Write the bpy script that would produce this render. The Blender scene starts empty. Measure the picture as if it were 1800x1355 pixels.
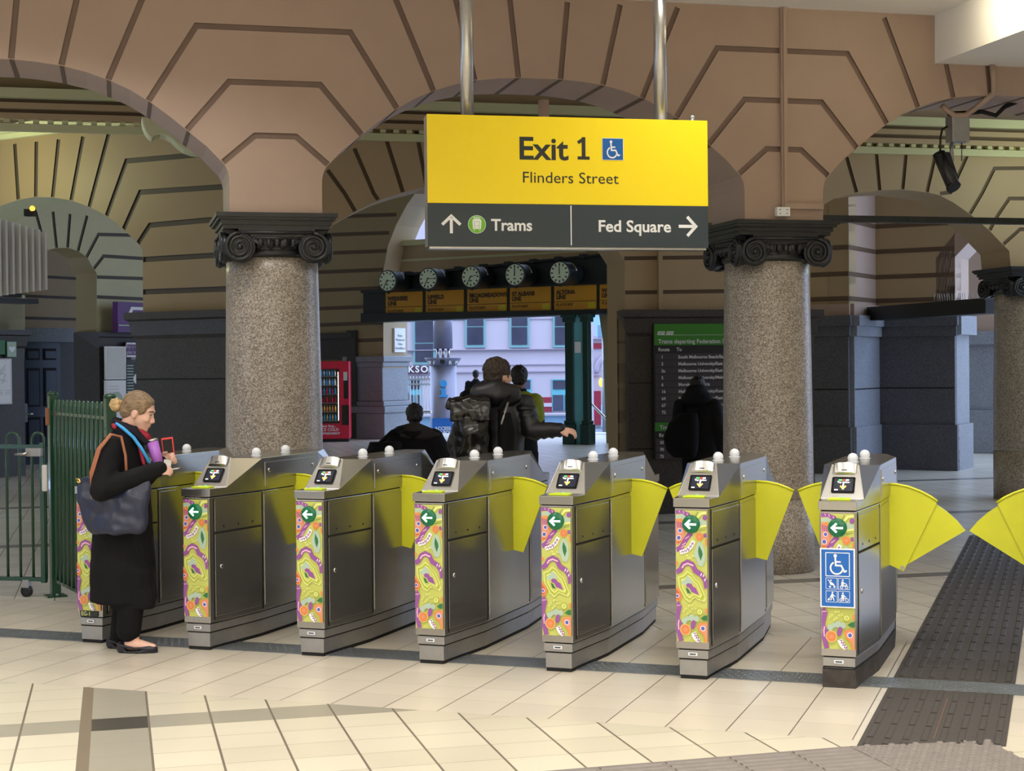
import bpy, bmesh, math, random
from mathutils import Vector, Matrix
from mathutils.geometry import tessellate_polygon
random.seed(7)
sc = bpy.context.scene
COL = sc.collection
PI = math.pi

# ------------------------------------------------------------------ camera
F_PX, PIT, ROLL, CAM_H = 2750.0, -0.012, -0.010, 1.70
_cp, _sp, _c, _s = math.cos(PIT), math.sin(PIT), math.cos(ROLL), math.sin(ROLL)
RT = Vector((_c, -_s*_sp, _s*_cp)); UPV = Vector((-_s, -_c*_sp, _c*_cp)); FW = Vector((0, _cp, _sp))
EYE = Vector((0, 0, CAM_H))
cam_d = bpy.data.cameras.new('camera'); cam = bpy.data.objects.new('camera', cam_d); COL.objects.link(cam)
cam_d.sensor_fit = 'HORIZONTAL'; cam_d.sensor_width = 36.0; cam_d.lens = F_PX/1800*36.0
cam_d.clip_start = 0.1; cam_d.clip_end = 400
M = Matrix((RT, UPV, -FW)).transposed().to_4x4(); M.translation = EYE
cam.matrix_world = M
sc.camera = cam

# ------------------------------------------------------------------ view, world, lamps
sc.view_settings.view_transform = 'Standard'; sc.view_settings.look = 'None'
sc.view_settings.gamma = 1.0; sc.view_settings.use_curve_mapping = False
sc.view_settings.exposure = 0.06
W = bpy.data.worlds.new('sky'); sc.world = W; W.use_nodes = True
_bg = W.node_tree.nodes['Background']
_bg.inputs[0].default_value = (0.52, 0.68, 1.0, 1); _bg.inputs[1].default_value = 4.0

def area(name, loc, target, sx, sy, power, col, spread=None):
    l = bpy.data.lights.new(name, 'AREA'); l.shape = 'RECTANGLE'; l.size = sx; l.size_y = sy
    l.energy = power; l.color = col
    if spread: l.spread = spread
    o = bpy.data.objects.new(name, l); COL.objects.link(o); o.location = loc
    d = (Vector(target)-Vector(loc)).normalized()
    o.rotation_euler = d.to_track_quat('-Z', 'Y').to_euler()
    return o
def point(name, loc, power, col, r=.12):
    l = bpy.data.lights.new(name, 'POINT'); l.energy = power; l.color = col; l.shadow_soft_size = r
    o = bpy.data.objects.new(name, l); COL.objects.link(o); o.location = loc
    return o
# unseen concourse ceiling lamps; rows over gates and behind camera added for brightness
WARM = (1.0, .965, .915)
for i, (x, y, p) in enumerate([(-2.6, 10.3, 30), (2.0, 9.8, 34), (5.5, 10.5, 26), (-6, 6.8, 60), (-2.2, 6.6, 68), (1.6, 6.3, 68), (5.6, 6.8, 46), (-4, 1.5, 125), (0.5, 1.5, 125), (4.5, 1.5, 135), (-5, -4, 390), (0.5, -4, 390), (6, -4, 390)]):
    area('concourse_light', (x, y, 4.42), (x, y, 0), 2.4, .5, p, WARM, math.radians(125 if y > 5 else 165))
# dome hall lamps
point('hall_lamp', (-6.25, 17.7, 4.0), 48, (.92, 1.0, .55), .2)
point('hall_lamp', (6.6, 17.9, 4.0), 26, (.85, 1.0, .62), .2)
point('hall_lamp', (-1.0, 24.0, 6.0), 60, (1.0, .9, .55), .4)
point('hall_lamp', (-9.0, 24.4, 4.6), 110, (1.0, .93, .66), .3)  # added warm fill, offsets blue light on the inner left walls

# ------------------------------------------------------------------ pixel -> place helpers (real planes at their own distance)
def ray(x, y): return FW + RT*((x-900)/F_PX) - UPV*((y-677.5)/F_PX)
def on_floor(x, y, z=0.0):
    r = ray(x, y); return EYE + r*((z-CAM_H)/r.z)
def at_depth(x, y, Y):
    r = ray(x, y); return EYE + r*(Y/r.y)
class Plane:
    """vertical plane through P with horizontal direction u; (s, z) coordinates; n points to the camera side"""
    def __init__(self, P, ang):
        self.P = Vector((P[0], P[1], 0)); self.u = Vector((math.cos(ang), math.sin(ang), 0))
        self.n = Vector((self.u.y, -self.u.x, 0))
        if self.n.dot(EYE-self.P) < 0: self.n = -self.n
        self.ang = ang
    def sz(self, x, y):
        r = ray(x, y); t = (self.P-EYE).dot(self.n)/r.dot(self.n); q = EYE+r*t
        return ((q-self.P).dot(self.u), q.z)
    def pt(self, s, z, off=0.0): return self.P + self.u*s + self.n*off + Vector((0, 0, z))
    def px(self, x, y, off=0.0): return self.pt(*self.sz(x, y), off)

# ------------------------------------------------------------------ materials
def srgb(c):
    return tuple(((v/255)/12.92 if v/255 <= .04045 else ((v/255+.055)/1.055)**2.4) for v in c)
MATS = {}
def mat(name, col, rough=.6, metal=0.0, noise=0.0, nscale=8.0, bump=0.0, bscale=40.0, emit=None, estr=1.0, alpha=None, spec=.5, coat=0.0, stretch=None, trans=0.0):
    m = bpy.data.materials.new(name); m.use_nodes = True; MATS[name] = m
    nt = m.node_tree; b = nt.nodes['Principled BSDF']
    c = srgb(col)
    b.inputs['Base Color'].default_value = (*c, 1); b.inputs['Roughness'].default_value = rough
    b.inputs['Metallic'].default_value = metal; b.inputs['Specular IOR Level'].default_value = spec
    b.inputs['Coat Weight'].default_value = coat
    if trans: b.inputs['Transmission Weight'].default_value = trans
    if emit: b.inputs['Emission Color'].default_value = (*srgb(emit), 1); b.inputs['Emission Strength'].default_value = estr
    tc = nt.nodes.new('ShaderNodeTexCoord'); vec = tc.outputs['Object']
    if stretch:
        mp = nt.nodes.new('ShaderNodeMapping'); mp.inputs['Scale'].default_value = stretch
        nt.links.new(vec, mp.inputs[0]); vec = mp.outputs[0]
    if noise:
        n = nt.nodes.new('ShaderNodeTexNoise'); n.inputs['Scale'].default_value = nscale; n.inputs['Detail'].default_value = 6
        nt.links.new(vec, n.inputs['Vector'])
        mr = nt.nodes.new('ShaderNodeMapRange'); mr.inputs[1].default_value = .3; mr.inputs[2].default_value = .7
        mr.inputs[3].default_value = 1-noise; mr.inputs[4].default_value = 1+noise
        nt.links.new(n.outputs['Fac'], mr.inputs[0])
        mx = nt.nodes.new('ShaderNodeVectorMath'); mx.operation = 'SCALE'; mx.inputs[0].default_value = c
        nt.links.new(mr.outputs[0], mx.inputs['Scale']); nt.links.new(mx.outputs[0], b.inputs['Base Color'])
    if bump:
        n2 = nt.nodes.new('ShaderNodeTexNoise'); n2.inputs['Scale'].default_value = bscale; n2.inputs['Detail'].default_value = 4
        nt.links.new(vec, n2.inputs['Vector'])
        bp = nt.nodes.new('ShaderNodeBump'); bp.inputs['Strength'].default_value = bump; bp.inputs['Distance'].default_value = .01
        nt.links.new(n2.outputs['Fac'], bp.inputs['Height']); nt.links.new(bp.outputs[0], b.inputs['Normal'])
    return m
def granite(name, cols, scale, rough=.35):
    m = bpy.data.materials.new(name); m.use_nodes = True; MATS[name] = m
    nt = m.node_tree; b = nt.nodes['Principled BSDF']; b.inputs['Roughness'].default_value = rough
    tc = nt.nodes.new('ShaderNodeTexCoord')
    v = nt.nodes.new('ShaderNodeTexVoronoi'); v.inputs['Scale'].default_value = scale
    nt.links.new(tc.outputs['Object'], v.inputs['Vector'])
    bw = nt.nodes.new('ShaderNodeSeparateColor'); nt.links.new(v.outputs['Color'], bw.inputs[0])
    n = nt.nodes.new('ShaderNodeTexNoise'); n.inputs['Scale'].default_value = 3; n.inputs['Detail'].default_value = 5
    nt.links.new(tc.outputs['Object'], n.inputs['Vector'])
    ad = nt.nodes.new('ShaderNodeMath'); ad.operation = 'MULTIPLY_ADD'; ad.inputs[1].default_value = .35; 
    nt.links.new(n.outputs['Fac'], ad.inputs[0]); 
    ad2 = nt.nodes.new('ShaderNodeMath'); ad2.operation = 'SUBTRACT'; ad2.inputs[1].default_value = .17
    nt.links.new(bw.outputs[0], ad2.inputs[0]); nt.links.new(ad2.outputs[0], ad.inputs[2])
    r = nt.nodes.new('ShaderNodeValToRGB'); nt.links.new(ad.outputs[0], r.inputs[0])
    e = r.color_ramp.elements
    e[0].position = .1; e[0].color = (*srgb(cols[0]), 1); e[1].position = .95; e[1].color = (*srgb(cols[-1]), 1)
    for i, c in enumerate(cols[1:-1]):
        x = e.new(.1+.85*(i+1)/(len(cols)-1)); x.color = (*srgb(c), 1)
    nt.links.new(r.outputs[0], b.inputs['Base Color'])
    return m

mat('wall_paint', (168, 144, 128), .55, noise=.035, nscale=2.5, bump=.05, bscale=90)
mat('groove_paint', (120, 98, 86), .6, noise=.06, nscale=6)
mat('hall_paint', (172, 148, 112), .55, noise=.03, nscale=2)
mat('hall_groove', (92, 72, 52), .6)
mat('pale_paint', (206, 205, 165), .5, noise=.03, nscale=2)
mat('pale_groove', (70, 58, 45), .6)
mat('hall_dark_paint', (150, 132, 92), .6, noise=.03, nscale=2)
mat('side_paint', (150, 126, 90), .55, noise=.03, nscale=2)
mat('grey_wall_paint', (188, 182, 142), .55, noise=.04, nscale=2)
mat('ceiling_white', (236, 233, 228), .7, noise=.02, nscale=3)
mat('cornice_paint', (196, 194, 150), .5)
granite('granite_pale', [(112, 103, 93), (146, 135, 122), (166, 155, 142), (192, 182, 170)], 125)
granite('granite_dark', [(44, 39, 36), (54, 49, 45), (61, 56, 52), (72, 66, 61)], 130, .5)
granite('granite_mid', [(62, 62, 66), (76, 76, 81), (86, 86, 92), (100, 100, 106)], 130, .5)
granite('granite_blue', [(112, 116, 124), (126, 130, 138), (138, 142, 150), (150, 154, 162)], 120, .5)
mat('black_stone', (34, 35, 37), .34, noise=.10, nscale=9, bump=.15, bscale=60)
mat('steel', (168, 165, 160), .21, .9, noise=.05, nscale=5, stretch=(60, 60, 1.0))
mat('steel_bright', (188, 186, 182), .3, 1.0, noise=.04, nscale=30)
mat('steel_matte', (165, 163, 160), .45, .8, noise=.06, nscale=12)
mat('chrome', (210, 210, 210), .08, 1.0)
mat('seam_black', (14, 14, 14), .8)
mat('plinth_concrete', (62, 56, 52), .85, noise=.35, nscale=14, bump=.3, bscale=30)
mat('flap_yellow', (222, 222, 44), .38, coat=.15, noise=.05, nscale=5, spec=.4)
mat('screen_glass', (8, 9, 14), .12)
mat('screen_lit', (15, 18, 32), .3, emit=(20, 26, 46), estr=.9)
mat('led_white', (255, 255, 255), .4, emit=(255, 252, 235), estr=2.2)
mat('led_amber', (255, 190, 70), .4, emit=(255, 190, 70), estr=1.5)
mat('led_red', (255, 60, 40), .4, emit=(255, 70, 50), estr=1.2)
mat('led_green', (120, 255, 120), .4, emit=(80, 230, 110), estr=1.0)
mat('lamp_green', (0, 70, 40), .3, emit=(0, 105, 62), estr=.55)
mat('lamp_arrow', (230, 255, 245), .4, emit=(215, 255, 238), estr=1.6)
mat('reader_pad', (190, 205, 40), .4, emit=(170, 190, 20), estr=.25)
mat('dome_white', (228, 230, 235), .3, noise=.04, nscale=60)
mat('white', (236, 236, 236), .5)
mat('off_white', (214, 212, 206), .55, noise=.03, nscale=4)
mat('black', (16, 16, 17), .5)
mat('black_gloss', (14, 14, 15), .22)
mat('dark_iron', (20, 26, 26), .45, noise=.2, nscale=10)
mat('iron_green', (18, 52, 44), .32, noise=.1, nscale=8)
mat('fence_green', (24, 66, 46), .22, coat=.4)
mat('sign_yellow', (252, 222, 14), .42)
mat('sign_slate', (46, 57, 63), .45)
mat('sign_blue', (18, 92, 164), .45)
mat('sticker_blue', (22, 98, 182), .4)
mat('tram_green', (112, 184, 48), .45)
mat('ink_dark', (40, 44, 40), .6)
mat('rubber_dark', (62, 56, 52), .7, noise=.12, nscale=20)
mat('rubber_grey', (120, 112, 106), .6, noise=.08, nscale=14)
mat('checker_plate', (120, 124, 128), .38, .55, noise=.15, nscale=8)
mat('purple_sign', (86, 30, 112), .45)
mat('door_navy', (40, 52, 72), .4)
mat('green_board', (52, 128, 26), .5)
mat('board_black', (22, 20, 24), .5)
mat('board_row', (56, 50, 58), .5)
mat('text_grey', (205, 205, 205), .6)
mat('clock_face', (212, 226, 196), .5)
mat('panel_amber', (196, 138, 20), .5, noise=.06, nscale=3)
mat('panel_yellow', (196, 176, 20), .5)
mat('panel_ink', (70, 48, 14), .6)
mat('red_machine', (214, 26, 62), .35, emit=None)
mat('steel_dark', (128, 126, 142), .4, .5)
mat('maroon', (84, 50, 66), .5)
mat('facade', (184, 172, 180), .75, noise=.05, nscale=.7)
mat('facade_band', (170, 156, 170), .75)
mat('window_teal', (116, 158, 160), .5)
mat('window_pane', (62, 62, 78), .12, noise=.3, nscale=.9)
mat('brick_red', (140, 24, 44), .6, noise=.12, nscale=3)
mat('paving', (206, 208, 214), .4, noise=.05, nscale=2)
mat('asphalt', (110, 116, 126), .8, noise=.1, nscale=3)
mat('barrier_blue', (136, 172, 200), .5)
mat('teal_brightened', (96, 168, 178), .5, noise=.08, nscale=4)  # lightened so the post's centre panel reads as daylit; street windows share it
mat('skin', (216, 172, 152), .5, noise=.03, nscale=20, spec=.4)
mat('skin_dark', (120, 84, 66), .55)
mat('skin_tan', (196, 140, 112), .5)
mat('hair_blonde', (132, 108, 80), .42, noise=.5, nscale=10, stretch=(2, 9, 9), bump=.5, bscale=40)
mat('hair_bun', (182, 152, 106), .5, noise=.3, nscale=30, bump=.5, bscale=60)
mat('hair_brown', (52, 38, 28), .5, noise=.45, nscale=55, bump=.8, bscale=90)
mat('hair_black', (26, 22, 22), .6)
mat('coat_black', (11, 11, 14), .85, noise=.15, nscale=30, spec=.25)
mat('coat_collar', (28, 24, 36), .8, spec=.25)
mat('trouser_black', (12, 12, 15), .8, spec=.2)
mat('shoe_black', (24, 24, 34), .4)
mat('puffer', (24, 25, 29), .42, noise=.1, nscale=10)
mat('pack_gloss', (16, 16, 17), .16, bump=.25, bscale=7)
mat('pack_fabric', (11, 11, 13), .85, spec=.2)
mat('hi_vis', (136, 146, 22), .7)
mat('jacket_dark', (20, 19, 22), .8, spec=.2)
mat('jacket_grey', (54, 50, 48), .8, spec=.2)
mat('bag_navy', (28, 34, 58), .36, noise=.05, nscale=6, bump=.12, bscale=9)
mat('leather_tan', (156, 96, 66), .5)
mat('gold', (222, 184, 96), .3, 1.0)
mat('lanyard_blue', (60, 160, 226), .5)
mat('scarf_red', (150, 22, 48), .7)
mat('tumbler', (172, 104, 200), .35)
mat('case_red', (228, 62, 58), .4)
mat('art_lime', (192, 196, 98), .5)
mat('art_pale', (222, 224, 140), .5)
mat('art_olive', (164, 178, 52), .5)
mat('art_purple', (146, 80, 152), .5)
mat('art_orange', (222, 138, 78), .5)
mat('art_salmon', (214, 142, 122), .5)
mat('art_mist', (172, 192, 172), .5)
mat('art_green', (46, 112, 64), .5)
mat('art_blue', (84, 92, 178), .5)
mat('art_pink', (240, 190, 200), .5)
mat('art_red', (196, 96, 62), .5)

# tiled floors -----------------------------------------------------------
def tile_mat(name, ang, o_u, s_u, g_u, o_v, s_v, g_v, cols, grout_u, grout_v, rough, bands=(), wide=None):
    """square tiles laid at an angle. bands: list of (axis, lo, hi, colour) in tile units"""
    m = bpy.data.materials.new(name); m.use_nodes = True; MATS[name] = m
    nt = m.node_tree; b = nt.nodes['Principled BSDF']; L = nt.links.new
    def math_(op, a, bb=None, c=None):
        n = nt.nodes.new('ShaderNodeMath'); n.operation = op
        for i, v in enumerate((a, bb, c)):
            if v is None: continue
            if isinstance(v, (int, float)): n.inputs[i].default_value = v
            else: L(v, n.inputs[i])
        return n.outputs[0]
    def mixc(f, a, bb):
        n = nt.nodes.new('ShaderNodeMix'); n.data_type = 'RGBA'; L(f, n.inputs[0])
        for i, v in ((6, a), (7, bb)):
            if isinstance(v, tuple): n.inputs[i].default_value = (*v, 1)
            else: L(v, n.inputs[i])
        return n.outputs[2]
    g = nt.nodes.new('ShaderNodeNewGeometry'); sp = nt.nodes.new('ShaderNodeSeparateXYZ'); L(g.outputs['Position'], sp.inputs[0])
    X, Y = sp.outputs[0], sp.outputs[1]
    ca, sa = math.cos(ang), math.sin(ang)
    U = math_('DIVIDE', math_('SUBTRACT', math_('ADD', math_('MULTIPLY', X, ca), math_('MULTIPLY', Y, sa)), o_u), s_u)
    V = math_('DIVIDE', math_('SUBTRACT', math_('ADD', math_('MULTIPLY', X, -sa), math_('MULTIPLY', Y, ca)), o_v), s_v)
    fu, fv = math_('FLOOR', U), math_('FLOOR', V)
    cmb = nt.nodes.new('ShaderNodeCombineXYZ'); L(fu, cmb.inputs[0]); L(fv, cmb.inputs[1])
    wn = nt.nodes.new('ShaderNodeTexWhiteNoise'); wn.noise_dimensions = '2D'; L(cmb.outputs[0], wn.inputs['Vector'])
    nz = nt.nodes.new('ShaderNodeTexNoise'); nz.inputs['Scale'].default_value = 1.3; nz.inputs['Detail'].default_value = 7; L(g.outputs['Position'], nz.inputs['Vector'])
    col = mixc(wn.outputs['Value'], srgb(cols[0]), srgb(cols[1]))
    rng = lambda a, lo, hi: math_('MULTIPLY', math_('GREATER_THAN', a, lo), math_('LESS_THAN', a, hi))
    masks = []
    for ax, lo, hi, c in bands:
        if ax == 'u': f = rng(U, lo, hi)
        elif ax == 'v': f = rng(V, lo, hi)
        else: f = math_('MULTIPLY', rng(U, lo[0], lo[1]), rng(V, hi[0], hi[1]))
        col = mixc(f, col, srgb(c))
    du = math_('MULTIPLY', math_('ABSOLUTE', math_('SUBTRACT', U, math_('ROUND', U))), s_u)
    dv = math_('MULTIPLY', math_('ABSOLUTE', math_('SUBTRACT', V, math_('ROUND', V))), s_v)
    col = mixc(math_('LESS_THAN', dv, g_v/2), col, srgb(grout_v))
    col = mixc(math_('LESS_THAN', du, g_u/2), col, srgb(grout_u))
    if wide: col = mixc(math_('LESS_THAN', math_('MULTIPLY', math_('ABSOLUTE', math_('SUBTRACT', U, wide[0])), s_u), wide[1]/2), col, srgb(wide[2]))
    mr = nt.nodes.new('ShaderNodeMapRange'); mr.inputs[1].default_value = .25; mr.inputs[2].default_value = .75; mr.inputs[3].default_value = .94; mr.inputs[4].default_value = 1.04
    L(nz.outputs['Fac'], mr.inputs[0])
    vm = nt.nodes.new('ShaderNodeVectorMath'); vm.operation = 'SCALE'; L(col, vm.inputs[0]); L(mr.outputs[0], vm.inputs['Scale'])
    L(vm.outputs[0], b.inputs['Base Color']); b.inputs['Roughness'].default_value = rough
    return m

# ------------------------------------------------------------------ mesh builder
class MB:
    def __init__(self): self.v = []; self.f = []; self.m = []; self.mats = []; self.sm = []
    def mi(self, name):
        if name not in self.mats: self.mats.append(name)
        return self.mats.index(name)
    def add(self, vs, fs, m, smooth=False):
        o = len(self.v); self.v += [Vector(p) for p in vs]
        k = self.mi(m)
        for f in fs: self.f.append([i+o for i in f]); self.m.append(k); self.sm.append(smooth)
    def poly(self, pts, m): self.add(pts, [list(range(len(pts)))], m)
    def box(self, c, s, m, rz=0.0, rx=0.0, ry=0.0, mtx=None):
        x, y, z = s[0]/2, s[1]/2, s[2]/2
        vs = [Vector((a, b, d)) for a in (-x, x) for b in (-y, y) for d in (-z, z)]
        R = mtx if mtx else (Matrix.Rotation(rz, 3, 'Z') @ Matrix.Rotation(ry, 3, 'Y') @ Matrix.Rotation(rx, 3, 'X'))
        vs = [R @ p + Vector(c) for p in vs]
        self.add(vs, [(0, 1, 3, 2), (4, 6, 7, 5), (0, 4, 5, 1), (2, 3, 7, 6), (0, 2, 6, 4), (1, 5, 7, 3)], m)
    def tube(self, pts, r, m, n=10, cap=True, smooth=True):
        pts = [Vector(p) for p in pts]; rs = r if isinstance(r, (list, tuple)) else [r]*len(pts)
        vs = []; up = None
        for i, p in enumerate(pts):
            d = (pts[min(i+1, len(pts)-1)]-pts[max(i-1, 0)]).normalized()
            if up is None:
                up = Vector((0, 0, 1)) if abs(d.z) < .9 else Vector((1, 0, 0))
            a = d.cross(up)
            if a.length < 1e-6: a = d.cross(Vector((0, 1, 0)))
            a.normalize(); b = a.cross(d).normalized(); up = b
            for k in range(n):
                t = 2*PI*k/n; vs.append(p + (a*math.cos(t)+b*math.sin(t))*rs[i])
        fs = []
        for i in range(len(pts)-1):
            for k in range(n): fs.append((i*n+k, i*n+(k+1) % n, (i+1)*n+(k+1) % n, (i+1)*n+k))
        self.add(vs, fs, m, smooth)
        if cap:
            self.add(vs[:n], [list(range(n))[::-1]], m); self.add(vs[-n:], [list(range(n))], m)
    def lathe(self, c, prof, m, n=32, axis='Z', smooth=True, mtx=None):
        R = mtx or {'Z': Matrix.Identity(3), 'X': Matrix.Rotation(PI/2, 3, 'Y'), 'Y': Matrix.Rotation(-PI/2, 3, 'X')}[axis]
        vs = [R @ Vector((r*math.cos(2*PI*k/n), r*math.sin(2*PI*k/n), z)) + Vector(c) for r, z in prof for k in range(n)]
        fs = [(i*n+k, i*n+(k+1) % n, (i+1)*n+(k+1) % n, (i+1)*n+k) for i in range(len(prof)-1) for k in range(n)]
        self.add(vs, fs, m, smooth)
        self.add(vs[:n], [list(range(n))[::-1]], m); self.add(vs[-n:], [list(range(n))], m)
    def ell(self, c, r, m, n=16, k=10, mtx=None):
        R = mtx or Matrix.Identity(3)
        vs = []; fs = []
        for i in range(k+1):
            t = PI*i/k
            for j in range(n):
                p = 2*PI*j/n
                vs.append(R @ Vector((r[0]*math.sin(t)*math.cos(p), r[1]*math.sin(t)*math.sin(p), r[2]*math.cos(t))) + Vector(c))
        for i in range(k):
            for j in range(n): fs.append((i*n+j, (i+1)*n+j, (i+1)*n+(j+1) % n, i*n+(j+1) % n))
        self.add(vs, fs, m, True)
    def slab(self, pts, d, m, side=None):
        """closed polygon (3D, planar) extruded by vector d"""
        pts = [Vector(p) for p in pts]; d = Vector(d); n = len(pts)
        tr = tessellate_polygon([pts])
        self.add(pts, [list(t) for t in tr], m); self.add([p+d for p in pts], [list(t)[::-1] for t in tr], m)
        self.add(pts+[p+d for p in pts], [(i, (i+1) % n, n+(i+1) % n, n+i) for i in range(n)], side or m)
    def build(self, name, parent=None, bevel=0.0, smooth_angle=None, recalc=True):
        me = bpy.data.meshes.new(name); me.from_pydata([tuple(p) for p in self.v], [], self.f)
        for nm in self.mats: me.materials.append(MATS[nm])
        for p, k, s in zip(me.polygons, self.m, self.sm): p.material_index = k; p.use_smooth = s
        if recalc:
            b = bmesh.new(); b.from_mesh(me); bmesh.ops.remove_doubles(b, verts=b.verts, dist=1e-5)
            bmesh.ops.recalc_face_normals(b, faces=b.faces); b.to_mesh(me); b.free()
        me.update()
        o = bpy.data.objects.new(name, me); COL.objects.link(o)
        if parent: o.parent = parent
        if bevel:
            md = o.modifiers.new('bevel', 'BEVEL'); md.width = bevel; md.segments = 2; md.limit_method = 'ANGLE'; md.angle_limit = .6
        return o
def tag(o, label=None, cat=None, group=None, kind=None):
    if label: o['label'] = label
    if cat: o['category'] = cat
    if group: o['group'] = group
    if kind: o['kind'] = kind
    return o
def empty(name, loc, rz=0.0, label=None, cat=None, group=None):
    o = bpy.data.objects.new(name, None); COL.objects.link(o); o.location = loc; o.rotation_euler = (0, 0, rz)
    o.empty_display_size = .1
    return tag(o, label, cat, group)
def copy_tree(o, parent=None):
    c = o.copy(); COL.objects.link(c); c.parent = parent
    for ch in list(o.children): copy_tree(ch, c)
    return c
def stroke(pts, w, closed=False):
    """2D polyline -> outline polygon"""
    pts = [Vector((p[0], p[1])) for p in pts]; L = []; R = []; n = len(pts)
    for i, p in enumerate(pts):
        a = (p-pts[i-1]) if i > 0 else None; b = (pts[i+1]-p) if i < n-1 else None
        da = a.normalized() if a else b.normalized(); db = b.normalized() if b else da
        t = (da+db)
        t = t.normalized() if t.length > 1e-6 else da
        nn = Vector((-t.y, t.x)); k = max(.35, nn.dot(Vector((-da.y, da.x))))
        L.append(p+nn*(w/2/k)); R.append(p-nn*(w/2/k))
    return [(q.x, q.y) for q in L+R[::-1]]
def disc2(cx, cy, r, n=20, ry=None, rot=0.0):
    ry = ry or r; out = []
    for k in range(n):
        a = 2*PI*k/n; x, y = r*math.cos(a), ry*math.sin(a)
        out.append((cx+x*math.cos(rot)-y*math.sin(rot), cy+x*math.sin(rot)+y*math.cos(rot)))
    return out
def text_mesh(name, s, size, m, parent, mtx, align='LEFT', extrude=.0006, xs=1.0, bold=0.0, spacing=1.0):
    cu = bpy.data.curves.new('lettering', 'FONT'); cu.body = s; cu.size = size; cu.align_x = align; cu.extrude = extrude
    cu.offset = bold; cu.space_character = spacing; cu.resolution_u = 3
    t = bpy.data.objects.new('tmp', cu); COL.objects.link(t)
    bpy.context.view_layer.update()
    me = bpy.data.meshes.new_from_object(t.evaluated_get(bpy.context.evaluated_depsgraph_get()))
    bpy.data.objects.remove(t); bpy.data.curves.remove(cu)
    me.transform(Matrix.Diagonal((xs, 1, 1, 1))); me.transform(mtx)
    me.materials.clear(); me.materials.append(MATS[m])
    o = bpy.data.objects.new(name, me); COL.objects.link(o)
    if parent: o.parent = parent
    return o
def frame_mtx(o, xdir, zdir=(0, 0, 1)):
    """text matrix: x along xdir, y up, facing x cross up"""
    x = Vector(xdir).normalized(); y = Vector(zdir).normalized(); z = x.cross(y)
    m = Matrix((x, y, z)).transposed().to_4x4(); m.translation = Vector(o); return m
def join_meshes(name, objs, parent=None):
    b = bmesh.new(); mats = []
    for o in objs:
        me = o.data; idx = []
        for m in me.materials:
            if m not in mats: mats.append(m)
            idx.append(mats.index(m))
        off = len(b.faces); b.from_mesh(me); b.faces.ensure_lookup_table()
        for f in b.faces[off:]: f.material_index = idx[f.material_index] if idx else 0
    me = bpy.data.meshes.new(name); b.to_mesh(me); b.free()
    for m in mats: me.materials.append(m)
    for o in objs: bpy.data.objects.remove(o)
    r = bpy.data.objects.new(name, me); COL.objects.link(r)
    if parent: r.parent = parent
    return r
# ================================================================== SETTING
ANG_A, ANG_B = 0.2492, -0.3388
uA = Vector((math.cos(ANG_A), math.sin(ANG_A), 0)); vA = Vector((-math.sin(ANG_A), math.cos(ANG_A), 0))
uB = Vector((math.cos(ANG_B), math.sin(ANG_B), 0)); vB = Vector((-math.sin(ANG_B), math.cos(ANG_B), 0))
def PB(U, V, z=0.0): return uB*(-2.6428+U*.2893) + vB*(7.1493+V*.2918) + Vector((0, 0, z))
def PA(U, V, z=0.0): return uA*(-.7434+U*.2957) + vA*(7.8906+V*.2641) + Vector((0, 0, z))
CREAM = ((204, 196, 176), (194, 186, 166)); CREAM2 = ((206, 196, 178), (196, 186, 170))
tile_mat('tile_front', ANG_A, -.7434, .2957, .011, 7.8906, .2641, .005, CREAM, (112, 102, 90), (140, 130, 112), .34,
         bands=[('u', 2, 3, (152, 146, 132)), ('v', -1, 0, (152, 146, 132)), ('uv', (2, 3), (-1, 0), (72, 68, 62))], wide=(2.0, .055, (120, 108, 92)))
tile_mat('tile_gate', ANG_B, -2.6428, .2893, .006, 7.1493, .2918, .003, CREAM2, (104, 94, 80), (150, 140, 126), .3)
tile_mat('tile_back', ANG_A, -.7434, .2957, .007, 7.8906, .2641, .004, ((214, 207, 192), (204, 197, 183)), (110, 102, 92), (140, 132, 120), .27,
         bands=[('v', 12.6, 13.35, (128, 124, 116)), ('v', 30, 31, (128, 124, 116)), ('v', 47, 48, (120, 118, 112))])
fl = MB()
FAR = 34.6
fl.poly([(-16, -8, 0), (16, -8, 0), PB(60, 0), PB(-40, 0)], 'tile_front')
fl.poly([PB(-40, 0), PB(60, 0), PB(60, 9), PB(-40, 9)], 'tile_gate')
fl.poly([PB(-40, 9), PB(60, 9), (10, 35.2, 0), (-14, 46, 0)], 'tile_back')
tag(fl.build('floor', recalc=False), kind='structure')
# forecourt paving and street outside (same level)
ex = MB(); ex.box((5, 68, -1.15), (120, 66, .1), 'asphalt'); tag(ex.build('street_ground'), kind='structure')

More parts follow.
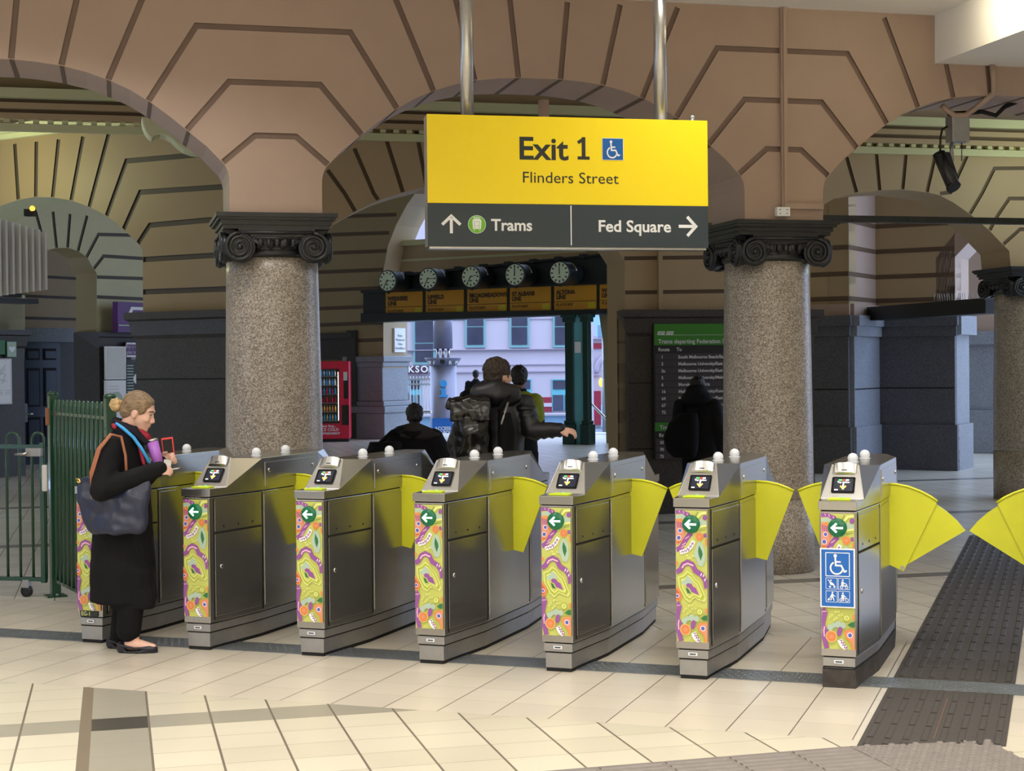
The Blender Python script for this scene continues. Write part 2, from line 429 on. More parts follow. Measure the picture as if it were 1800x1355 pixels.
def facade(name, pl, outer, grooves=(), thick=.7, wall='wall_paint', groove='groove_paint', gw=.044, skin=.016, holes=(), kind='structure', rev=None):
    """a rusticated wall: outer (s,z) outline with its arches cut in, groove channels sunk into the face"""
    mb = MB(); N = pl.n
    def emit(loops, off, m, flip=False):
        vs = [Vector((s, z, 0)) for lp in loops for s, z in lp]
        tr = tessellate_polygon([[Vector((s, z, 0)) for s, z in lp] for lp in loops])
        mb.add([pl.pt(v.x, v.y, off) for v in vs], [list(t) for t in tr], m)
    def inn(q):
        r = False; n = len(outer)
        for i in range(n):
            (ax, ay), (bx, by) = outer[i], outer[(i+1) % n]
            if (ay > q[1]) != (by > q[1]) and q[0] < (bx-ax)*(q[1]-ay)/(by-ay)+ax: r = not r
        return r
    def reach(g):
        # run each channel right up to the arch edge it dies into
        g = [Vector(p) for p in g]
        for e, nb in ((0, 1), (-1, -2)):
            d = (g[e]-g[nb]).normalized(); s_ = Vector((-d.y, d.x))*gw/2; k = 0
            ok = lambda t: inn(g[e]+d*(t+.004)+s_) and inn(g[e]+d*(t+.004)-s_)
            while k < 45 and ok(.002*k): k += 1
            if 0 < k < 45: g[e] = g[e]+d*(.002*(k-1))
        return [(p.x, p.y) for p in g]
    gl = [stroke(reach(g), gw) for g in grooves]
    emit([outer]+[list(h) for h in holes]+gl, 0.0, wall)
    emit([outer]+[list(h) for h in holes], -skin, groove)
    emit([outer]+[list(h) for h in holes], -thick, wall)
    for lp in [outer]+list(holes):
        n = len(lp)
        a = [pl.pt(s, z, 0) for s, z in lp]; b = [pl.pt(s, z, -thick) for s, z in lp]
        mb.add(a+b, [(i, (i+1) % n, n+(i+1) % n, n+i) for i in range(n)], rev or wall)
    for lp in gl:
        n = len(lp); a = [pl.pt(s, z, 0) for s, z in lp]; b = [pl.pt(s, z, -skin) for s, z in lp]
        mb.add(a+b, [(i, (i+1) % n, n+(i+1) % n, n+i) for i in range(n)], groove)
    return tag(mb.build(name, recalc=False), kind=kind)

# ---------------- wall 1: the arcade on the two granite columns
CR = Vector((2.115, 12.95, 0)); ANG_W = math.atan2(.2455, .9694)
W1 = Plane(CR + Vector((.2455, -.9694, 0))*.36, ANG_W)
SP = 4.06
PIERS = [-3*SP, -2*SP, -SP, 0.0, SP, 2*SP, 3*SP]
HALF = [(.34, 2.85), (.34, 3.10), (.352, 3.16), (.375, 3.205), (.50, 3.335), (.625, 3.435), (.76, 3.545), (.90, 3.645), (1.04, 3.73), (1.19, 3.795), (1.35, 3.85), (1.52, 3.888), (1.70, 3.91), (1.86, 3.92)]
def arcade(piers, half, z0, ztop, s0, s1):
    o = [(s0, ztop)]
    o.append((s0, half[-1][1]))
    for p in piers:
        o += [(p-d, z) for d, z in half[::-1]] + [(p+d, z) for d, z in half]
    o += [(s1, half[-1][1]), (s1, ztop)]
    return o
CEIL = 4.56
gr = []
for p in PIERS:
    for sgn in (1,):
        gr.append([(p-.383, 3.225), (p-.15, 3.425), (p+.15, 3.425), (p+.383, 3.225)])
        gr.append([(p-.636, 3.46), (p-.335, 3.815), (p+.335, 3.815), (p+.636, 3.46)])
        gr.append([(p-.908, 3.665), (p-.565, 4.215), (p+.565, 4.215), (p+.908, 3.665)])
    for sg in (-1, 1):
        gr.append([(p+sg*1.19, 3.81), (p+sg*.895, 4.52)])
        gr.append([(p+sg*1.515, 3.903), (p+sg*1.37, 4.52)])
        gr.append([(p+sg*1.86, 3.935), (p+sg*1.80, 4.52)])
facade('wall_front', W1, arcade(PIERS, HALF, 2.85, CEIL+.3, -3.5*SP, 3.5*SP), gr, thick=.72)
# groove lines carried round the arch soffits
tr = MB()
for p in PIERS[1:6]:
    for d, z in ((.383, 3.222), (.63, 3.44), (.90, 3.645), (1.19, 3.795), (1.515, 3.887), (1.86, 3.92)):
        for sg in (-1, 1):
            a = [pt for pt in HALF if pt[0] >= d-.02][:1] or [HALF[-1]]
            k = min(range(len(HALF)), key=lambda i: abs(HALF[i][0]-d)); k0, k1 = max(k-1, 0), min(k+1, len(HALF)-1)
            t = Vector((HALF[k1][0]-HALF[k0][0], HALF[k1][1]-HALF[k0][1])).normalized()
            nn = Vector((t.y, -t.x))*.004
            c = Vector((d, z))
            q = [c+t*.016+nn, c-t*.016+nn]
            tr.slab([W1.pt(p+sg*q[0].x, q[0].y, -.004), W1.pt(p+sg*q[1].x, q[1].y, -.004), W1.pt(p+sg*q[1].x, q[1].y, -.71), W1.pt(p+sg*q[0].x, q[0].y, -.71)], (0, 0, .006), 'hall_groove')
tag(tr.build('trim_1', recalc=False), kind='structure')

# ---------------- concourse shell behind and around the camera
cl = MB()
a, b_ = W1.pt(-3.5*SP, CEIL, .0), W1.pt(3.5*SP, CEIL, .0)
cl.slab([(-16, -8, CEIL), (16, -8, CEIL), (b_.x, b_.y, CEIL), (a.x, a.y, CEIL)], (0, 0, .2), 'ceiling_white')
tag(cl.build('ceiling'), kind='structure')
sh = MB(); sh.box((0, -8.1, 2.4), (33, .2, 5), 'off_white'); tag(sh.build('wall_back'), kind='structure')
sh = MB(); sh.box((-15.5, 2.5, 2.4), (.2, 21, 5), 'off_white'); tag(sh.build('wall_left'), kind='structure')
sh = MB(); sh.box((15.5, 4.2, 3.8), (.2, 24.4, 7.7), 'off_white'); tag(sh.build('wall_right'), kind='structure')
sh = MB(); sh.box((15.5, 28.6, 3.8), (.2, 8, 7.7), 'hall_dark_paint'); tag(sh.build('reflection_blocker'), kind='structure')  # unseen blocker added to keep sky out of the gate panels' reflections
# dropped bulkhead with a light cove, upper right
bk = MB()
q = [W1.pt(1.352, 0, .001), W1.pt(7, 0, .001), W1.pt(7, 0, 4.2), W1.pt(1.352, 0, 4.2)]
bk.slab([Vector((p.x, p.y, 4.165)) for p in q], (0, 0, CEIL-4.165), 'ceiling_white')
tag(bk.build('trim_2'), kind='structure')
area('cove_light', W1.pt(.75, 4.50, 2.0), W1.pt(1.352, 4.36, 2.0), 2.1, .05, 16, (1, .88, .6), math.radians(110))

# ---------------- wall 2: the dome side parallel to the arcade (tram board pier + big arch + right arch)
W2 = Plane((1.165, 17.8), ANG_W)
sz2 = lambda *pts: [W2.sz(*p) for p in pts]
sT = W2.sz(1099, 600)[0]                      # left edge of the tram-board pier
sC = W2.sz(478, 600)[0]                       # octagon corner hidden behind the left column
arch_l = sz2((540, 800), (540, 455), (556, 425), (590, 392), (621, 374), (664, 353), (706, 339), (746, 329))
sm = .5*(arch_l[0][0]+sT)
arch_r = [(2*sm-s, z) for s, z in arch_l[::-1]]
arch_r = [(min(s, sT), z) for s, z in arch_r]
arch_r[-1] = (sT, 0.0); arch_r[-2] = (sT, arch_r[-2][1]); arch_l[0] = (arch_l[0][0], 0.0)
sR = W2.sz(1424, 500)[0]
arch2 = sz2((1424, 395), (1444, 362), (1464, 350), (1500, 340), (1545, 335), (1586, 333), (1629, 338), (1651, 343), (1676, 356), (1706, 377), (1739, 405), (1762, 429), (1774, 441), (1777, 470))
TOP2 = 7.6
zK = 2.852
o = [(sC-.2, TOP2), (sC-.2, 0)] + arch_l + arch_r + [(sR, 0)] + arch2 + [(arch2[-1][0], zK), (arch2[-1][0]+.7, zK), (arch2[-1][0]+.74, 3.2), (arch2[-1][0]+1.2, 3.6), (arch2[-1][0]+1.2, TOP2)]
g2 = [sz2((576, 299), (606, 340), (624, 371)), sz2((623, 261), (657, 340), (664, 350)), sz2((673, 226), (707, 334)), sz2((730, 222), (745, 300), (749, 325)),
      sz2((1488, 276), (1505, 336)), sz2((1538, 244), (1546, 331)), sz2((1595, 244), (1587, 330)), sz2((1650, 247), (1630, 335)), sz2((1711, 249), (1671, 338), (1653, 340)),
      sz2((1810, 295.5), (1748, 296), (1726, 340), (1707, 372)), sz2((1812, 349), (1774, 349), (1754, 378), (1741, 402)), sz2((1812, 403), (1793, 403), (1766, 427))]
for y, x0 in ((452, 1124), (512, 1124), (395, 1130)):
    g2.append(sz2((x0-22, y+2), (1300, y-.5)))
g2 = [g for g in g2]
facade('wall_middle', W2, o, g2, thick=.66, wall='hall_paint', groove='hall_groove', gw=.045)
# its granite dado with a moulded cap
da = MB()
def dado(mb, pl, s0, s1, ztop, m='granite_dark', proj=.09, back=.3, cap=True, ends=True, step=None):
    zs = ztop
    prof = [(0, proj), (zs-.30, proj), (zs-.26, proj+.03), (zs-.10, proj+.055), (zs-.08, proj+.09), (zs, proj+.09)]
    if step: prof = [(0, proj+.1), (step, proj+.1), (step+.18, proj)] + prof[1:]
    n = len(prof)
    vs = []
    for s, e in ((s0, -1), (s1, 1)):
        for z, p in prof: vs.append(pl.pt(s+e*(p-proj), z, p))
        vs.append(pl.pt(s, ztop, -back)); vs.append(pl.pt(s, 0, -back))
    k = n+2
    fs = [(i, (i+1) % k, k+(i+1) % k, k+i) for i in range(k)] + [list(range(k)), list(range(k, 2*k))[::-1]]
    mb.add(vs, fs, m)
zd = 2.36
dado(da, W2, sT, sR, W2.sz(1200, 545)[1])
for s in (sT+.9, sT+1.9): da.box(W2.pt(s, 1.0, .091), (.012, .006, 2.0), 'seam_black', rz=ANG_W)
for z in (.75, 1.5): da.box(W2.pt((sT+sR)/2, z, .091), (sR-sT-.02, .006, .012), 'seam_black', rz=ANG_W)
tag(da.build('baseboard_middle', recalc=True), kind='structure')
# moulded cornice running along wall 2 and on across the left bay
co = MB()
for z0, z1, p, m in ((4.18, 4.26, .06, 'cornice_paint'), (4.30, 4.36, .12, 'hall_paint'), (4.36, 4.40, .09, 'hall_groove'), (4.40, 4.46, .16, 'hall_paint'), (4.46, 4.50, .13, 'hall_groove'), (4.50, 4.60, .22, 'cornice_paint')):
    c = W2.pt(1.2, (z0+z1)/2, p/2+.001); co.box(c, (22, p, z1-z0), m, rz=ANG_W)
for k in range(150):
    co.box(W2.pt(-9.6+.145*k, 4.285, .04), (.06, .07, .04), 'cornice_paint', rz=ANG_W)
tag(co.build('trim_3', recalc=False), kind='structure')
# upper wall of wall 2 over the left bay
up2 = MB(); c = W2.pt(sC-4.0, 6.0, -.25); up2.box(c, (7.8, .5, 3.2), 'hall_dark_paint', rz=ANG_W); tag(up2.build('wall_upper'), kind='structure')

# ---------------- wall 3: the dome side turning away on the left, with its arch and granite pier
ANG_L = ANG_W + math.radians(135)
cc = W2.pt(sC, 0)
L2 = Plane((cc.x, cc.y), ANG_L)
sz3 = lambda *pts: [L2.sz(*p) for p in pts]
archL = sz3((251, 800), (251, 440), (243, 428), (217, 403), (187, 379), (157, 364), (125, 352), (93, 347), (63, 346), (32, 351), (0, 362), (-40, 384), (-70, 405), (-90, 430), (-98, 450), (-98, 800))
archL[0] = (archL[0][0], 0); archL[-1] = (archL[-1][0], 0)
s_end = archL[-1][0]
o = [(-.0, 7.6), (-.0, 0)] + archL + [(s_end+2.5, 0), (s_end+2.5, 7.6)]
g3 = [sz3((26, 253), (32, 347)), sz3((64, 249), (63, 342)), sz3((103, 245), (93, 343)), sz3((146, 240), (126, 348)), sz3((191, 235), (158, 360)),
      sz3((470, 262), (348, 272), (222, 283), (189, 375)), sz3((470, 321), (397, 328), (246, 338), (219, 399)), sz3((470, 378), (375, 386), (263, 396), (245, 424)),
      sz3((470, 443), (254, 456)), sz3((470, 505), (254, 513))]
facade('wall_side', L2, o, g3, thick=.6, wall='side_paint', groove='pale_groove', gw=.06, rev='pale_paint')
da = MB(); dado(da, L2, .05, archL[0][0], L2.sz(250, 550)[1], back=.62)
for z in (.8, 1.6): da.box(L2.pt(archL[0][0]/2, z, .092), (archL[0][0]-.02, .006, .014), 'seam_black', rz=ANG_L)
tag(da.build('baseboard_side'), kind='structure')
co = MB()
for z0, z1, p, m in ((4.50, 4.56, .06, 'cornice_paint'), (4.56, 4.66, .14, 'cornice_paint')):
    co.box(L2.pt(3.6, (z0+z1)/2, p/2+.001), (7.6, p, z1-z0), m, rz=ANG_L)
tag(co.build('trim_4', recalc=False), kind='structure')

# ---------------- wall 4: the grey-green inner wall seen through that arch
B2 = Plane(at_depth(120, 600, 26.5).to_2d(), ANG_L - PI/2)
sz4 = lambda *pts: [B2.sz(*p) for p in pts]
arB = sz4((170, 800), (170, 480), (163, 470), (153, 452), (137, 441), (119, 435.5), (99, 436), (81, 440), (66, 449), (52, 462), (42, 480), (38, 500), (38, 800))
arB[0] = (arB[0][0], 0); arB[-1] = (arB[-1][0], 0)
sB0, sB1 = B2.sz(340, 600)[0], B2.sz(-160, 600)[0]
o = [(sB0, 9), (sB0, 0)] + arB + [(sB1, 0), (sB1, 9)]
g4 = [sz4((62, 370), (80, 436)), sz4((93, 372), (99, 432)), sz4((123, 376), (119, 431.5)), sz4((153, 379), (138, 437)), sz4((260, 414), (173, 412), (154, 448)), sz4((262, 455), (182, 450), (168, 468)),
      sz4((262, 490), (174, 487)), sz4((262, 526), (174, 522)), sz4((44, 487), (-60, 484)), sz4((44, 522), (-60, 519)), sz4((44, 558), (-60, 555))]
facade('wall_inner', B2, o, g4, thick=.5, wall='grey_wall_paint', groove='pale_groove', gw=.06, rev='hall_dark_paint')  # arch reveal takes a darker paint, standing in for its shade
da = MB(); dado(da, B2, min(sB0, arB[0][0]), max(sB0, arB[0][0]), B2.sz(200, 584)[1], m='granite_dark', back=.52); dado(da, B2, min(sB1, arB[-1][0]), max(sB1, arB[-1][0]), B2.sz(20, 580)[1], m='granite_dark', back=.52)
tag(da.build('baseboard_inner'), kind='structure')
# room beyond the small arch: yellowish wall with two grooves and the navy door
RB = Plane(at_depth(90, 700, 29.2).to_2d(), ANG_L - PI/2)
rb = MB(); s0, s1 = RB.sz(190, 600)[0], RB.sz(-90, 600)[0]
dv = (s1-s0)
zt = RB.sz(90, 380)[1]; zd4 = RB.sz(90, 578)[1]
rb.box(RB.pt((s0+s1)/2, zd4+(zt-zd4)/2, -.1), (abs(dv), .2, zt-zd4), 'hall_paint', rz=RB.ang)
rb.box(RB.pt((s0+s1)/2, zd4/2, -.1), (abs(dv), .2, zd4), 'granite_dark', rz=RB.ang)
for y in (487, 522, 560):
    rb.box(RB.pt((s0+s1)/2, RB.sz(90, y)[1], .0), (abs(dv), .03, .05), 'pale_groove', rz=RB.ang)
rb.box(RB.pt((s0+s1)/2, zd4-.06, .05), (abs(dv), .14, .12), 'granite_blue', rz=RB.ang)
tag(rb.build('wall_far_left'), kind='structure')

# ---------------- far portal wall, the clock board hangs in front of it
PW = Plane((-4.28, 38.1), ANG_L)
szp = lambda *pts: [PW.sz(*p) for p in pts]
parch = szp((674, 800), (674, 475), (682, 432), (696, 396), (715, 360), (740, 326), (790, 295), (860, 275), (930, 290), (985, 330), (1010, 380), (1030, 440), (1045, 500), (1060, 600), (1066, 800))
parch[0] = (parch[0][0], 0); parch[-1] = (parch[-1][0], 0)
sA = PW.sz(-200, 600)[0]; sB = PW.sz(1180, 600)[0]
o = [(sA, 13), (sA, 0)] + parch + [(sB, 0), (sB, 13)]
gp = []
for y in (378, 410, 442, 475, 507, 539, 568, 598):
    xr = max(560, {378: 700, 410: 687, 442: 678}.get(y, 672)-3)
    gp.append(szp((545, y+4), (xr, y-1)))
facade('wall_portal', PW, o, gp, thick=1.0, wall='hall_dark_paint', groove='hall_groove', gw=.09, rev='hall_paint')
# granite pedestal of the portal jamb
pd = MB()
s0, s1 = PW.sz(614, 700)[0], PW.sz(672, 700)[0]
zt = PW.sz(650, 626)[1]
def ped(mb, s0, s1, zt, m):
    w = abs(s1-s0)
    for z0, z1, p in ((0, .62, .16), (.62, .78, .20), (.78, .90, .13), (.90, zt-.26, .05), (zt-.26, zt-.14, .10), (zt-.14, zt, .16)):
        mb.box(PW.pt((s0+s1)/2, (z0+z1)/2, -.5), (w+2*p*.8, 1.02+p*1.2, z1-z0), m, rz=PW.ang)
ped(pd, s0, s1, zt, 'granite_blue')
tag(pd.build('baseboard_portal', bevel=.02), kind='structure')
# infill and fanlight inside the portal arch
fw = MB()
pz = lambda x, y: PW.sz(x, y)
zi0, zi1 = PW.sz(860, 478)[1], PW.sz(860, 418)[1]
s0, s1 = parch[1][0]+.1, parch[-3][0]-.1
fw.box(PW.pt((s0+s1)/2, (zi0+zi1)/2, -.8), (abs(s1-s0), .25, zi1-zi0), 'hall_paint', rz=PW.ang)
fw.box(PW.pt((s0+s1)/2, zi1+.05, -.66), (abs(s1-s0), .3, .12), 'cornice_paint', rz=PW.ang)
fw.box(PW.pt((s0+s1)/2, zi0+.42, -.66), (abs(s1-s0), .04, .05), 'cornice_paint', rz=PW.ang)
tag(fw.build('trim_5', recalc=False), kind='structure')
wi = MB()
ctr = ((s0+s1)/2, zi1+.1); R = abs(s1-s0)/2
for k in range(9):
    a = PI*k/8; e = (ctr[0]+R*1.1*math.cos(a), ctr[1]+R*1.25*math.sin(a))
    wi.tube([PW.pt(*ctr, -.85), PW.pt(*e, -.85)], .05, 'dark_iron', n=6)
for rr in (.5, .98):
    wi.tube([PW.pt(ctr[0]+R*rr*math.cos(PI*k/16), ctr[1]+R*1.15*rr*math.sin(PI*k/16), -.85) for k in range(17)], .07, 'dark_iron', n=6)
tag(wi.build('window_1'), kind='structure')

# ---------------- right side: stepped walls D1-D3 and the lit opening
def corner(x, y, Y): p = at_depth(x, y, Y); return Vector((p.x, p.y, 0))
u149 = Vector((math.cos(ANG_L), math.sin(ANG_L), 0)); u59 = Vector((math.cos(ANG_L-PI/2), math.sin(ANG_L-PI/2), 0))
p3 = on_floor(1681, 827); p3.z = 0
D3 = Plane(p3.to_2d(), ANG_L)
s_in = D3.sz(1541, 700)[0]; p_in = D3.pt(s_in, 0)
# D2 comes from the inner corner back towards the camera
D2 = Plane(p_in.to_2d(), ANG_L-PI/2)
s_c = D2.sz(1494, 700)[0]; p_c = D2.pt(s_c, 0)
D1 = Plane(p_c.to_2d(), ANG_L)
zD = D3.sz(1610, 556)[1]
def plain(name, pl, s0, s1, zt, gys, wall='hall_dark_paint', thick=.35, xs=None, dcol='granite_mid', top=None, kind='structure'):
    mb = MB(); lo, hi = min(s0, s1), max(s0, s1)
    mb.box(pl.pt((s0+s1)/2, (zt+7.6)/2, -thick/2), (hi-lo, thick, 7.6-zt), wall, rz=pl.ang)
    for z in gys: mb.box(pl.pt((s0+s1)/2, z, 0.0), (hi-lo-.01, .016, .07), 'hall_groove', rz=pl.ang)
    mb.box(pl.pt((s0+s1)/2, zt+.09, .03), (hi-lo+.06, .12, .18), 'wall_paint', rz=pl.ang)
    d = pl
    mb.box(pl.pt((s0+s1)/2, (zt-.32)/2, .02), (hi-lo+.02, .12, zt-.32), dcol, rz=pl.ang)
    mb.box(pl.pt((s0+s1)/2, .36, .05), (hi-lo+.10, .14, .72), dcol, rz=pl.ang)
    mb.box(pl.pt((s0+s1)/2, zt-.24, .06), (hi-lo+.10, .16, .16), dcol, rz=pl.ang)
    mb.box(pl.pt((s0+s1)/2, zt-.08, .09), (hi-lo+.16, .2, .16), dcol, rz=pl.ang)
    for z in (1.3, ): mb.box(pl.pt((s0+s1)/2, z, .0825), (hi-lo-.01, .008, .02), 'seam_black', rz=pl.ang)
    return tag(mb.build(name, recalc=False, bevel=.015), kind=kind)
zs = [D3.sz(1600, y)[1] for y in (395, 440, 485, 527)]
plain('wall_right_hall', D1, s_c*0, D1.sz(1325, 600)[0], zD, zs, wall='hall_paint')
plain('wall_right_return', D2, s_c, 0, zD, zs, wall='wall_paint', dcol='granite_blue')
plain('wall_right_recess', D3, s_in+.4, 0, zD, zs, wall='hall_paint')
# jamb of the lit opening, with its sloped arch springing, and the pier beyond it
D4 = Plane(p3.to_2d(), ANG_L-PI/2)
jm = MB()
w4 = D4.sz(1704, 700)[0]
jm.box(D4.pt(w4/2, (zD-.3)/2, -.15), (abs(w4), .3, zD-.3), 'granite_blue', rz=D4.ang)
jm.box(D4.pt(w4/2, .36, -.12), (abs(w4)+.08, .34, .72), 'granite_blue', rz=D4.ang)
jm.box(D4.pt(w4/2, zD-.15, -.10), (abs(w4)+.12, .42, .3), 'granite_blue', rz=D4.ang)
jm.box(D4.pt(w4/2, (zD+3.35)/2, -.15), (abs(w4), .3, 3.35-zD), 'wall_paint', rz=D4.ang)
e1 = D4.pt(0, 3.35, 0); e2 = D4.pt(w4, 3.35, 0); rr = -u149*.75+Vector((0, 0, .75))
jm.add([e1, e2, e2+rr, e1+rr, e1+u149*.3, e2+u149*.3, e2+rr+u149*.3+Vector((0, 0, .2)), e1+rr+u149*.3+Vector((0, 0, .2))],
       [(0, 1, 2, 3), (4, 5, 6, 7), (0, 4, 7, 3), (1, 5, 6, 2), (2, 6, 7, 3), (0, 1, 5, 4)], 'wall_paint')
tag(jm.build('trim_6', recalc=True), kind='structure')
jb = MB()
q = corner(1724, 700, 29.0)
jb.box((q.x+.55, q.y+.3, 1.1), (1.3, .6, 2.2), 'granite_blue', rz=ANG_L+PI)
jb.box((q.x+.55, q.y+.3, .4), (1.5, .8, .8), 'granite_blue', rz=ANG_L+PI)
jb.box((q.x+.55, q.y+.3, 2.15), (1.5, .8, .24), 'granite_blue', rz=ANG_L+PI)
jb.box((q.x+.55, q.y+.3, 4.2), (1.3, .6, 4.0), 'wall_paint', rz=ANG_L+PI)
tag(jb.build('wall_right_pier', bevel=.015), kind='structure')
tw = MB(); q = corner(1712, 700, 34.0); tw.box((q.x+3.5, q.y+2, 3.5), (9, .4, 7), 'facade', rz=.2); tag(tw.build('wall_right_outer'), kind='structure')

# ---------------- hall roof and side closures (out of sight, they keep the hall dark)
rf = MB(); a = W1.pt(-3.5*SP, 7.6, -.1); b2 = W1.pt(2.2*SP, 7.6, -.1)
rf.slab([a, b2, Vector((9.5, 29, 7.6)), Vector((6, 33.5, 7.6)), Vector((-14, 44, 7.6))], (0, 0, .2), 'hall_dark_paint'); tag(rf.build('ceiling_hall'), kind='structure')
up1 = MB(); up1.box(W1.pt(0, 6.2, -.36), (28, .7, 3.1), 'hall_paint', rz=ANG_W); tag(up1.build('wall_attic'), kind='structure')
sd = MB(); sd.box((-14.3, 25, 3.8), (.3, 36, 7.8), 'hall_dark_paint'); tag(sd.build('wall_hall_left'), kind='structure')

# scrolled bracket where the left hall cornice meets the arcade
sb_ = MB(); SPL = Plane(at_depth(262, 225, 15.2).to_2d(), ANG_W)
pq = [SPL.px(x, y) for x, y in ((249, 208), (251, 220), (255, 230), (261, 238), (268, 243), (271, 238), (281, 236), (292, 238), (303, 245), (313, 255), (324, 263), (338, 268), (352, 270), (352, 205), (249, 205))]
sb_.slab(pq, -SPL.n*.3, 'pale_paint')
tag(sb_.build('trim_8', bevel=.012), kind='structure')
# ================================================================== GRANITE COLUMNS
def spiral(cx, cz, r0, r1, turns, sgn, n=46):
    out = []
    for k in range(n+1):
        t = k/n; a = PI/2 + sgn*t*turns*2*PI; r = r0*(1-t)**.75 + r1*t
        out.append((cx+r*math.cos(a), cz+r*math.sin(a)))
    return out
def make_column(loc, rz, label, R=.36, shaft_m='granite_pale', cap_m='black_stone'):
    root = empty('granite_column', loc, rz, label, 'column', 'granite columns of the arcade')
    b = MB()
    b.lathe((0, 0, 0), [(R*1.035, 0), (R*1.032, .60)], shaft_m, 48); b.build('base', root)
    s = MB(); prof = [(R*1.012, .60), (R*1.028, .606)]+[(R*(1.03-.07*(k/12)**1.5), .61+(2.545-.61)*k/12) for k in range(1, 13)]
    s.lathe((0, 0, 0), prof, shaft_m, 56); s.build('shaft', root)
    c = MB()
    c.lathe((0, 0, 0), [(R*.97, 2.53), (R*1.02, 2.545), (R*1.03, 2.57), (R*.98, 2.585), (R*1.0, 2.60), (R*1.08, 2.66), (R*1.02, 2.68), (R*1.0, 2.75)], cap_m, 48)
    for k in range(26):                                   # egg and dart ring
        a = 2*PI*k/26; c.ell((R*1.03*math.cos(a), R*1.03*math.sin(a), 2.63), (.032, .032, .042), cap_m, 8, 6)
    # abacus
    for z0, z1, w in ((2.735, 2.765, .39), (2.765, 2.80, .405), (2.80, 2.82, .43), (2.82, 2.852, .445)):
        c.box((0, 0, (z0+z1)/2), (2*w, 2*w, z1-z0), cap_m)
    # four fronts: a band between two volutes
    for q in range(4):
        Rm = Matrix.Rotation(q*PI/2, 4, 'Z')
        def P(x, y, z): return Rm @ Vector((x, y, z))
        for sg in (-1, 1):
            cx, cz = sg*.272, 2.600
            c.lathe(P(cx, -.315, cz), [(.100, 0), (.108, .045), (.116, .055), (.116, .075), (.106, .080)], cap_m, 36, mtx=(Rm @ Matrix.Rotation(PI/2, 4, 'X')).to_3x3())
            sp = spiral(cx, cz, .106, .016, 2.4, -sg)
            c.tube([P(x, -.400, z) for x, z in sp], [.0150*(1-.4*i/len(sp)) for i in range(len(sp))], cap_m, 8)
            c.ell(P(cx, -.402, cz), (.022, .022, .022), cap_m, 12, 8)
            for k in range(3): c.tube([P(cx-sg*.095, -.385, 2.672-.012*k), P(cx-sg*(.150+.012*k), -.392, 2.655-.024*k)], [.014, .006], cap_m, 6)
            # roll running back from the volute
            c.lathe(P(cx+sg*.03, -.32, cz), [(.098, 0), (.075, .05), (.07, .09)], cap_m, 24, mtx=(Rm @ Matrix.Rotation(-PI/2, 4, 'X')).to_3x3())
        c.tube([P(-.272, -.400, 2.708), P(.272, -.400, 2.708)], .013, cap_m, 8)
        c.tube([P(-.17, -.395, 2.668), P(.17, -.395, 2.668)], .009, cap_m, 8)
        a0, a1 = P(-.28, -.39, 2.655), P(.28, -.30, 2.735); c.box((a0+a1)/2, (abs(a1.x-a0.x), abs(a1.y-a0.y), .08), cap_m)
        for k in range(5): c.ell(P(-.12+.06*k, -.385, 2.635), (.021, .021, .034), cap_m, 10, 8)
    c.build('capital', root)
    return root
c1 = make_column(tuple(CR), ANG_W, 'speckled granite column with black scroll capital, right of the yellow exit sign')
c0 = copy_tree(c1); p = CR - W1.u*SP; c0.location = p; c0['label'] = 'speckled granite column with black scroll capital, left of the yellow exit sign'
c2 = copy_tree(c1); _p = W2.pt(arch2[-1][0]+.36, 0, -.3); c2.location = (_p.x, _p.y, 0); c2['label'] = 'dark backlit granite column with black capital at the right edge of the photo'
for k in (-2, 1, 2):
    c3 = copy_tree(c1); c3.location = CR + W1.u*SP*k
    c3['label'] = {-2: 'granite column of the arcade standing beyond the left edge of the photo', 1: 'granite column of the arcade just beyond the right edge of the photo', 2: 'granite column of the arcade far beyond the right edge of the photo'}[k]
# pedestal under the far dark column
_pl = MB(); 

